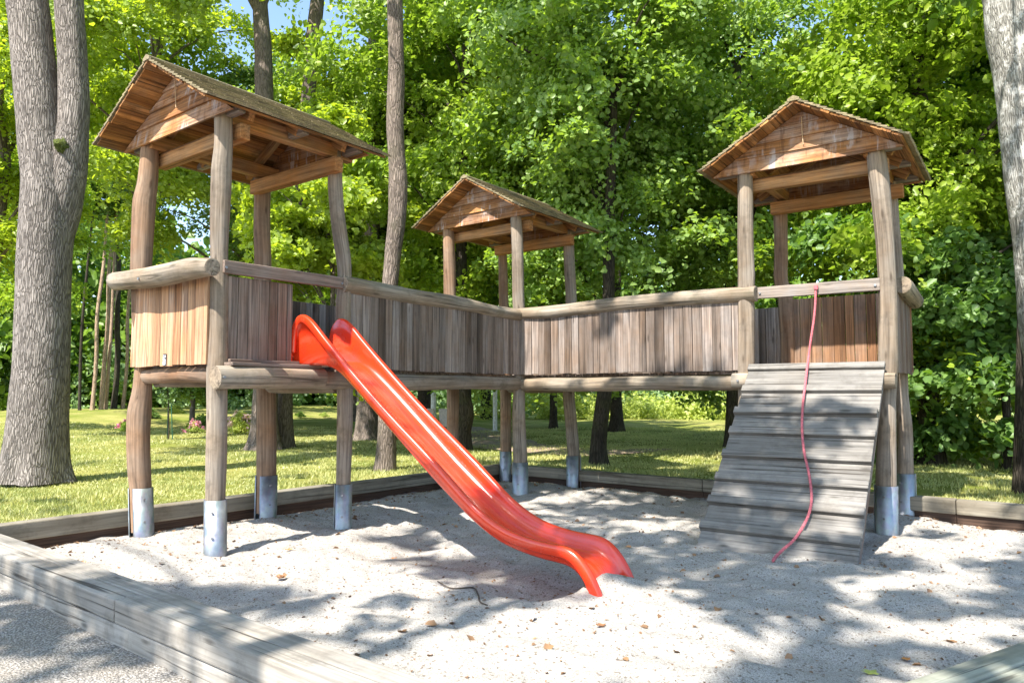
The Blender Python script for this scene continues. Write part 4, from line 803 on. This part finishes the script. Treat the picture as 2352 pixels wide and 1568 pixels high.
for x_, y_, s_ in zip(gx, gy, sf):
    if s_ < .0: continue
    for rep_ in range(1 if s_ < .35 else 2):
        h = rgc.uniform(7.6, 13.); k = .7813*h; p = np.array([x_-.597*k, y_-.802*k, h])+rgc.normal(size=3)*.03
        if p[1] > 0 and (h-EYE) < .66*math.hypot(p[0]*.9, p[1]): continue
        q = SUN_P-p; tq_ = q@(-SUN_D); dd = np.linalg.norm(q-tq_[:, None]*(-SUN_D), axis=1)
        if dd.min() < .40: continue
        j = min(TR, key=lambda q: (TR[q][0]-p[0])**2+(TR[q][1]-p[1])**2); CAN[j].append(p)
for j, (lb, nm, rr) in enumerate((('tall tree behind the camera on the left, shading the sand', 'maple_tree', .3), ('tall tree behind the camera, shading the right of the sand', 'maple_tree', .3), ('leaning pale blotched trunk at the right edge, in front of the broad linden', 'maple_tree', .3))):
    x, y = TR[j]; t = thing(nm, lb, 'tree', (x, y, 0), 0, GT); mb = MB(); P = np.array(CAN[j])
    if j < 2: pts = [(x, y, -.3), (x+.05, y, 2), (x-.05, y+.1, 4), (x, y+.1, 6.5), (x+.1, y, 9)]; rad = [.34, .27, .24, .18, .08]
    else:
        q_ = [(2486, 1180, 175), (2466, 1050, 150), (2440, 860, 140), (2418, 700, 134), (2398, 520, 130), (2375, 330, 128), (2352, 150, 126), (2338, 60, 132), (2325, -60, 136), (2310, -400, 110), (2300, -900, 80)]
        pts, rad = traced(q_, 8.3); pts[0] = np.array([pts[0][0]+.05, 8.3, -.1])
    mb.tube(pts, rad, 30, .09, .06, 60+j, True); tz = np.array([np.array(p) for p in pts]); rg = np.random.RandomState(j)
    def clear(g_):
        for f_ in (.45, .7, 1.):
            p_ = np.array([x, y, 5.])*(1-f_)+np.array(g_)*f_; q_s = SUN_P-p_; tt_ = q_s@(-SUN_D)
            if np.linalg.norm(q_s-tt_[:, None]*(-SUN_D), axis=1).min() < .5: return False
        return True
    tgs = [g_ for g_ in P[rg.choice(len(P), min(40, len(P)), replace=False)] if clear(g_)][:9]
    zl = 8.8 if j == 2 else 4.6
    limb_mesh(mb, lambda g_: [np.interp(max(zl, g_[2]-2.5), tz[:, 2], tz[:, 0]), np.interp(max(zl, g_[2]-2.5), tz[:, 2], tz[:, 1]), max(zl, g_[2]-2.5)], tgs, .06, rg)
    mb.build('trunk', M['bark_pale' if j == 2 else 'bark_tall'], t)
    V, Fq = clump_leaves(P, rg.uniform(.14, .26, len(P)), 26, .12, rg, .3, .8, .45, .2); link('crown', np_mesh('crown', V, Fq, 4), M['leaf_mid'], t)
# --- far wood that closes the horizon
rgf = np.random.RandomState(12); n = 1500; th = rgf.uniform(-1.15, 1.15, n); dist = rgf.uniform(50, 66, n); hgt = 12+4*fbm(np.stack([th*6], -1), 2, 5); zc = rgf.uniform(0, 1, n)**.8*hgt
CC = np.stack([np.sin(th)*dist, np.cos(th)*dist, zc], -1); V, Fq = clump_leaves(CC, rgf.uniform(1.4, 2.6, n), 46, .62, rgf, .3, .6, .7, .3, np.array([0, -.6, 0]))
n2 = 900; th = rgf.uniform(-1.2, 1.2, n2); dist = rgf.uniform(48, 53, n2); C2 = np.stack([np.sin(th)*dist, np.cos(th)*dist, rgf.uniform(0, 7.5, n2)], -1); V2, F2 = clump_leaves(C2, rgf.uniform(1.0, 1.8, n2), 60, .42, rgf, .4, .5, .8, .3, np.array([0, -.6, 0])); Fq = np.vstack([Fq, F2+len(V)]); V = np.vstack([V, V2])
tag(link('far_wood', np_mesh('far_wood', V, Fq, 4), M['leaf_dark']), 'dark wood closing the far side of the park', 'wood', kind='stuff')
n = 420; px = rgf.uniform(-300, 2600, n); Yd = rgf.uniform(40, 47, n); X = (px-1176)/1676*Yd; h = np.where((px > 950) & (px < 1700), 1.8, 4.2)+.6*fbm(px[:, None]/170, 2, 8)
CC = np.stack([X, Yd, rgf.uniform(0, 1, n)*h], -1); V, Fq = clump_leaves(CC, rgf.uniform(.5, 1.0, n), 60, .24, rgf, .5, .6, .8, .2, np.array([0, -.5, 0]))
tag(link('undergrowth', np_mesh('undergrowth', V, Fq, 4), M['leaf_cool']), 'tangled undergrowth along the foot of the far wood', 'undergrowth', kind='stuff')
n = 260; px = rgf.uniform(1040, 1720, n); Yd = rgf.uniform(33, 36, n); X = (px-1176)/1676*Yd; h = 1.0+1.2*np.clip((1330-px)/150, 0, 1)
CC = np.stack([X, Yd, rgf.uniform(0, 1, n)*h], -1); V, Fq = clump_leaves(CC, rgf.uniform(.3, .6, n), 60, .13, rgf, .5, .6, .8, .2)
tag(link('tall_weeds', np_mesh('tall_weeds', V, Fq, 4), M['leaf_bush']), 'bright sunlit weeds and shrubs at the end of the meadow', 'weeds', kind='stuff')
# --- bushes, flowers, sapling
def bush(label, px, py, w_px, h_px, leaf, cat='bush', name='bush', group=None, flower=None, nf=0):
    p = onz(px, py, .1); Yd = p[1]; s = w_px/2/1676*Yd/1.25; sz = h_px/1676*Yd/1.6; t = thing(name, label, cat, (p[0], p[1], float(mound(p[:1], p[1:2])[0])), 0, group)
    me = CROWN['bushy'][0]; c = link('foliage', me, None, t)
    if not me.materials: me.materials.append(None)
    c.material_slots[0].link = 'OBJECT'; c.material_slots[0].material = M[leaf]; c.matrix_parent_inverse = Matrix.Identity(4); c.scale = (s, s, sz)
    if nf:
        rg = np.random.RandomState(int(px)); d = rg.normal(size=(nf, 3)); d[:, 1] = -abs(d[:, 1])*.7; d[:, 2] = abs(d[:, 2]); d /= np.linalg.norm(d, axis=1)[:, None]
        F = np.array(list(t.location))+d*np.array([1.25*s, 1.25*s, 1.5*sz])*rg.uniform(.75, 1.02, nf)[:, None]+np.array([0, 0, .1*sz]); k = np.repeat(np.arange(nf), 14)
        V, Fq = leaf_arrays(F[k]+rg.normal(size=(len(k), 3))*.035, rg.normal(size=(len(k), 3)), .06, rg); link('blossoms', np_mesh('blossoms', V, Fq, 4), M[flower], t)
M['pink'] = leafmat('pink_petal', (.75, .16, .34), (.85, .35, .5), (.8, .3, .4), .3); M['palepink'] = leafmat('pale_pink_petal', (.8, .45, .5), (.85, .65, .62), (.8, .6, .6), .3)
bush('large rhododendron bush with pale pink blossoms behind the left tower', 553, 998, 72, 56, 'leaf_bush', 'bush', 'rhododendron', None, 'palepink', 34)
bush('low green bush with a bright pink flower head on the lawn', 448, 992, 46, 28, 'leaf_bush', 'flower bush', 'flower_bush', None, 'pink', 12)
bush('small bush with red pink flowers left of the left tower', 290, 988, 40, 26, 'leaf_mid', 'flower bush', 'flower_bush', None, 'pink', 9)
bush('low pale shrub near the wood, beside the sapling', 405, 965, 44, 24, 'leaf_bush', 'bush')
bush('low shrub in front of the small round tree', 345, 975, 50, 24, 'leaf_far', 'bush')
bush('leafy plant at the foot of the hedge, right of the thick trunk', 690, 968, 26, 14, 'leaf_mid', 'bush')
bush('little plant in the grass left of the blossoming bush trunk', 745, 965, 24, 12, 'leaf_bush', 'bush')
tq = onz(388, 1006, .1); t = thing('sapling', 'thin staked sapling with pale leaves on the lawn left of the near tower post', 'young tree', (tq[0], tq[1], .1))
zz = float(mound(tq[:1], tq[1:2])[0]); s_ = tq[1]/1676; mb = MB(); mb.tube([(tq[0], tq[1], zz-.05), (tq[0]-.04, tq[1], zz+.9), (tq[0]-.1, tq[1], zz+1.7)], [.02, .016, .008], 8, .2); mb.build('stem', M['bark_dark'], t)
for dx in (-.06, .09): mb = MB(); mb.tube([(tq[0]+dx, tq[1]+.03, zz-.05), (tq[0]+dx*.6-.03, tq[1]+.03, zz+.95)], .014, 8, .3); mb.build('stake', M.setdefault('stake', flat('green_stake', (.03, .12, .07), .5)), t)
me = CROWN['sap'][0]; c = link('crown', me, M['leaf_cool'], t); c.matrix_parent_inverse = Matrix.Identity(4); c.location = (-.05, 0, .1)
# --- path, lamp posts, chairs
M['path'] = gravmat2 = flat('leafy_path', (.30, .22, .155), .95, 0, .35, 9)
pth = np.array([(-2.0, 27.), (-1.3, 23.5), (-.75, 20.5), (-.2, 18.2), (.7, 16.4), (2.2, 15.6), (3.4, 15.7)]); Lp = np.r_[0, np.cumsum(np.linalg.norm(np.diff(pth, axis=0), axis=1))]; tt = np.linspace(0, Lp[-1], 60)
PC = np.stack([crom(Lp, pth[:, 0], tt), crom(Lp, pth[:, 1], tt)], 1); Tn = np.gradient(PC, axis=0); Tn /= np.linalg.norm(Tn, axis=1)[:, None]; Nn = np.stack([-Tn[:, 1], Tn[:, 0]], 1); V = []
for i in range(60):
    wl = 1.0+.18*vnoise(np.array([[i*.31]]), 3)[0]; wr = 1.0+.18*vnoise(np.array([[i*.31]]), 4)[0]; taper = min(1, (59-i)/8+.15)
    for j in range(7): f_ = -wl+(wl+wr)*j/6; p = PC[i]+Nn[i]*f_*taper; V.append((p[0], p[1], mound(np.array([p[0]]), np.array([p[1]]))[0]+.018))
Fq = [(i*7+j, i*7+j+1, (i+1)*7+j+1, (i+1)*7+j) for i in range(59) for j in range(6)]
tag(link('path', np_mesh('path', V, [q[::-1] for q in Fq], 4, True), M['path']), kind='structure')
M['whitepaint'] = flat('white_paint', (.78, .78, .76), .45); M['canvas'] = flat('chair_canvas', (.62, .55, .50), .8)
for px, py, wpx, hh, lb in ((995, 1000, 12, 1.25, 'bright white round post beside the garden chairs'), (1137, 990, 10, 3.6, 'white lamp post between the middle tower posts, by the path')):
    p = onz(px, py, .1); Yd = p[1]; r = wpx/2/1676*Yd; t = thing('white_post', lb, 'post', (p[0], p[1], .08))
    mb = MB(); mb.tube([(p[0], p[1], .0), (p[0], p[1], hh)], r, 14, .5); mb.build('shaft', M['whitepaint'], t)
    mb = MB(); mb.tube([(p[0], p[1], .05), (p[0], p[1], .13)], r*1.7, 14, .05); mb.build('collar', M['steel'], t)
    mb = MB(); mb.tube([(p[0], p[1], hh), (p[0], p[1], hh+.1)], [r*1.15, r*.5], 14, .05); mb.build('cap', M['whitepaint'], t)
def chair(px, lb):
    p = onz(px, 1002, .1); x, y = p[0], p[1]; z = .1; t = thing('garden_chair', lb, 'chair', (x, y, z), 0, 'garden chairs beyond the slide')
    mb = MB(); mb.prism([(x-.10, y+.16, z+.26), (x+.10, y+.16, z+.26), (x+.10, y+.18, z+.26), (x-.10, y+.18, z+.26)], [(x-.155, y+.34, z+.78), (x+.155, y+.34, z+.78), (x+.155, y+.36, z+.78), (x-.155, y+.36, z+.78)]); mb.build('backrest', M['canvas'], t, .01)
    mb = MB(); mb.prism([(x-.15, y-.22, z+.28), (x+.15, y-.22, z+.28), (x+.12, y+.17, z+.25), (x-.12, y+.17, z+.25)], [(x-.15, y-.22, z+.30), (x+.15, y-.22, z+.30), (x+.12, y+.17, z+.27), (x-.12, y+.17, z+.27)]); mb.build('seat', M['canvas'], t, .008)
    for sx in (-.17, .17):
        for y0, y1 in ((-.24, .18), (.2, -.2)): mb = MB(); mb.tube([(x+sx, y+y0, z-.03), (x+sx, y+y1, z+.42)], .012, 8, .3); mb.build('leg', M['whitepaint'], t)
        mb = MB(); mb.bar((x+sx, y-.24, z+.43), (x+sx, y+.24, z+.45), .035, .018); mb.build('armrest', M['canvas'], t)
chair(981, 'garden chair with pale canvas back, left of the white post'); chair(1017, 'garden chair with pale canvas back, right of the white post')
# ------------------------------------------------------------ grass blades on the near lawn
rgg = np.random.RandomState(3); n = 330000; Yd = 5.8+rgg.uniform(0, 1, n)**1.5*20; px = rgg.uniform(-60, 2420, n); X = (px-1176)/1676*Yd; P = np.stack([X, Yd], -1); k = ~inbox(P, .17) & (sbc(P)[1] < LB)
P = P[k]; dens = fbm(P*1.3, 3, 51); P = P[dens+rgg.uniform(-.7, .5, len(P)) > -.5]; n = len(P); Z = mound(P[:, 0], P[:, 1]); hh = rgg.uniform(.02, .055, n)*(1+.5*fbm(P*.8, 2, 52)); a = rgg.uniform(0, 6.28, n); wd = rgg.uniform(.004, .008, n)*(1+P[:, 1]/14)
b0 = np.stack([P[:, 0]-np.cos(a)*wd, P[:, 1]-np.sin(a)*wd, Z-.005], -1); b1 = np.stack([P[:, 0]+np.cos(a)*wd, P[:, 1]+np.sin(a)*wd, Z-.005], -1); ln = rgg.normal(size=(n, 2))*.02
tp_ = np.stack([P[:, 0]+ln[:, 0], P[:, 1]+ln[:, 1], Z+hh], -1); V = np.stack([b0, b1, tp_], 1).reshape(-1, 3); Fq = np.arange(3*n).reshape(-1, 3)
M['blade'] = leafmat('grass_blade', (.22, .29, .04), (.60, .53, .20), (.6, .62, .16), .35, .6)
tag(link('grass', np_mesh('grass', V, Fq, 3), M['blade']), 'short sunlit grass on the lawn around the sandbox', 'grass', kind='stuff')
# ------------------------------------------------------------ leaf litter on the sand
M['litter'] = leafmat('dead_leaf', (.08, .045, .025), (.34, .19, .08), (.25, .14, .06), .1); M['debris'] = flat('dark_debris', (.07, .05, .035), .9)
def onsand(px, py): q = onz(px, py, 0.); return np.array([q[0], q[1], float(sand_h(np.array([q[0]]), np.array([q[1]]))[0])])
rgl = np.random.RandomState(21); n = 5200; a_ = rgl.uniform(0.02, 9, n); b_ = rgl.uniform(.02, 7, n); a_[:900] = np.abs(rgl.normal(size=900))*.35+.02; b_[900:1800] = np.abs(rgl.normal(size=900))*.3+.02
P = SB.c+a_[:, None]*SB.x+b_[:, None]*SB.y; k = inbox(P, -.03); P = P[k]; n = len(P); Z = sand_h(P[:, 0], P[:, 1]); sz = np.where(rgl.uniform(size=n) < .07, rgl.uniform(.03, .055, n), rgl.uniform(.008, .022, n))
V, Fq = leaf_arrays(np.stack([P[:, 0], P[:, 1], Z+.006], -1), np.array([0, 0, 1])+rgl.normal(size=(n, 3))*.35, 1., rgl, .8, .18); Cn = np.repeat(np.stack([P[:, 0], P[:, 1], Z+.006], -1), 6, 0); V = Cn+(V-Cn)*np.repeat(sz, 6)[:, None]
tag(link('leaf_litter', np_mesh('leaf_litter', V, Fq, 4), M['litter']), 'scattered dry leaf scraps and bark crumbs on the sand', 'leaf litter', kind='stuff')
def one_leaf(name, label, px, py, size, mat, curl=.35):
    c0 = onsand(px, py); rg = random.Random(px); mb = MB(); n = 9; V = [c0+np.array([0, 0, .012])]; ph = rg.uniform(0, 6)
    for i in range(n*2):
        a = ph+math.pi*i/n; r = size*(1. if i % 4 == 0 else .55 if i % 2 == 0 else .72)*rg.uniform(.85, 1.1); V.append(c0+np.array([math.cos(a)*r, math.sin(a)*r, .01+curl*r*rg.uniform(.2, 1)]))
    mb.add(V, [(0, i+1, (i+1) % (2*n)+1) for i in range(2*n)]); tag(mb.build(name, mat), label, 'fallen leaf', 'fallen leaves on the sand')
dry = flat('dry_leaf', (.24, .115, .05), .7, 0, .4, 40); dry2 = flat('orange_dry_leaf', (.50, .20, .05), .7, 0, .3, 40)
one_leaf('fallen_leaf', 'curled brown dry leaf, the biggest on the sand in front of the left tower', 645, 1320, .055, dry, .8)
one_leaf('fallen_leaf', 'small orange leaf on the bright sand behind the biggest brown leaf', 662, 1274, .035, dry2)
one_leaf('fallen_leaf', 'flat yellow green leaf near the lower right kerb', 2000, 1521, .045, flat('yellow_green_leaf', (.42, .45, .10), .6, 0, .2, 40), .15)
one_leaf('fallen_leaf', 'small brown leaf beside the right tower kerb', 2080, 1490, .03, dry2)
one_leaf('fallen_leaf', 'dark brown leaf in the shade right of the slide end', 1380, 1440, .035, dry)
one_leaf('fallen_leaf', 'orange leaf on the sand left of the slide end', 905, 1270, .03, dry2)
t = thing('twig', 'thin bent dark twig lying on the sand in front of the slide', 'twig', onsand(1050, 1345)); mb = MB()
mb.tube([onsand(x_, y_)+np.array([0, 0, .008]) for x_, y_ in ((1005, 1333), (1040, 1345), (1085, 1349), (1098, 1362), (1105, 1378), (1120, 1385))], [.004, .005, .006, .006, .005, .003], 7, .03, .1); mb.build('stick', M['debris'], t)
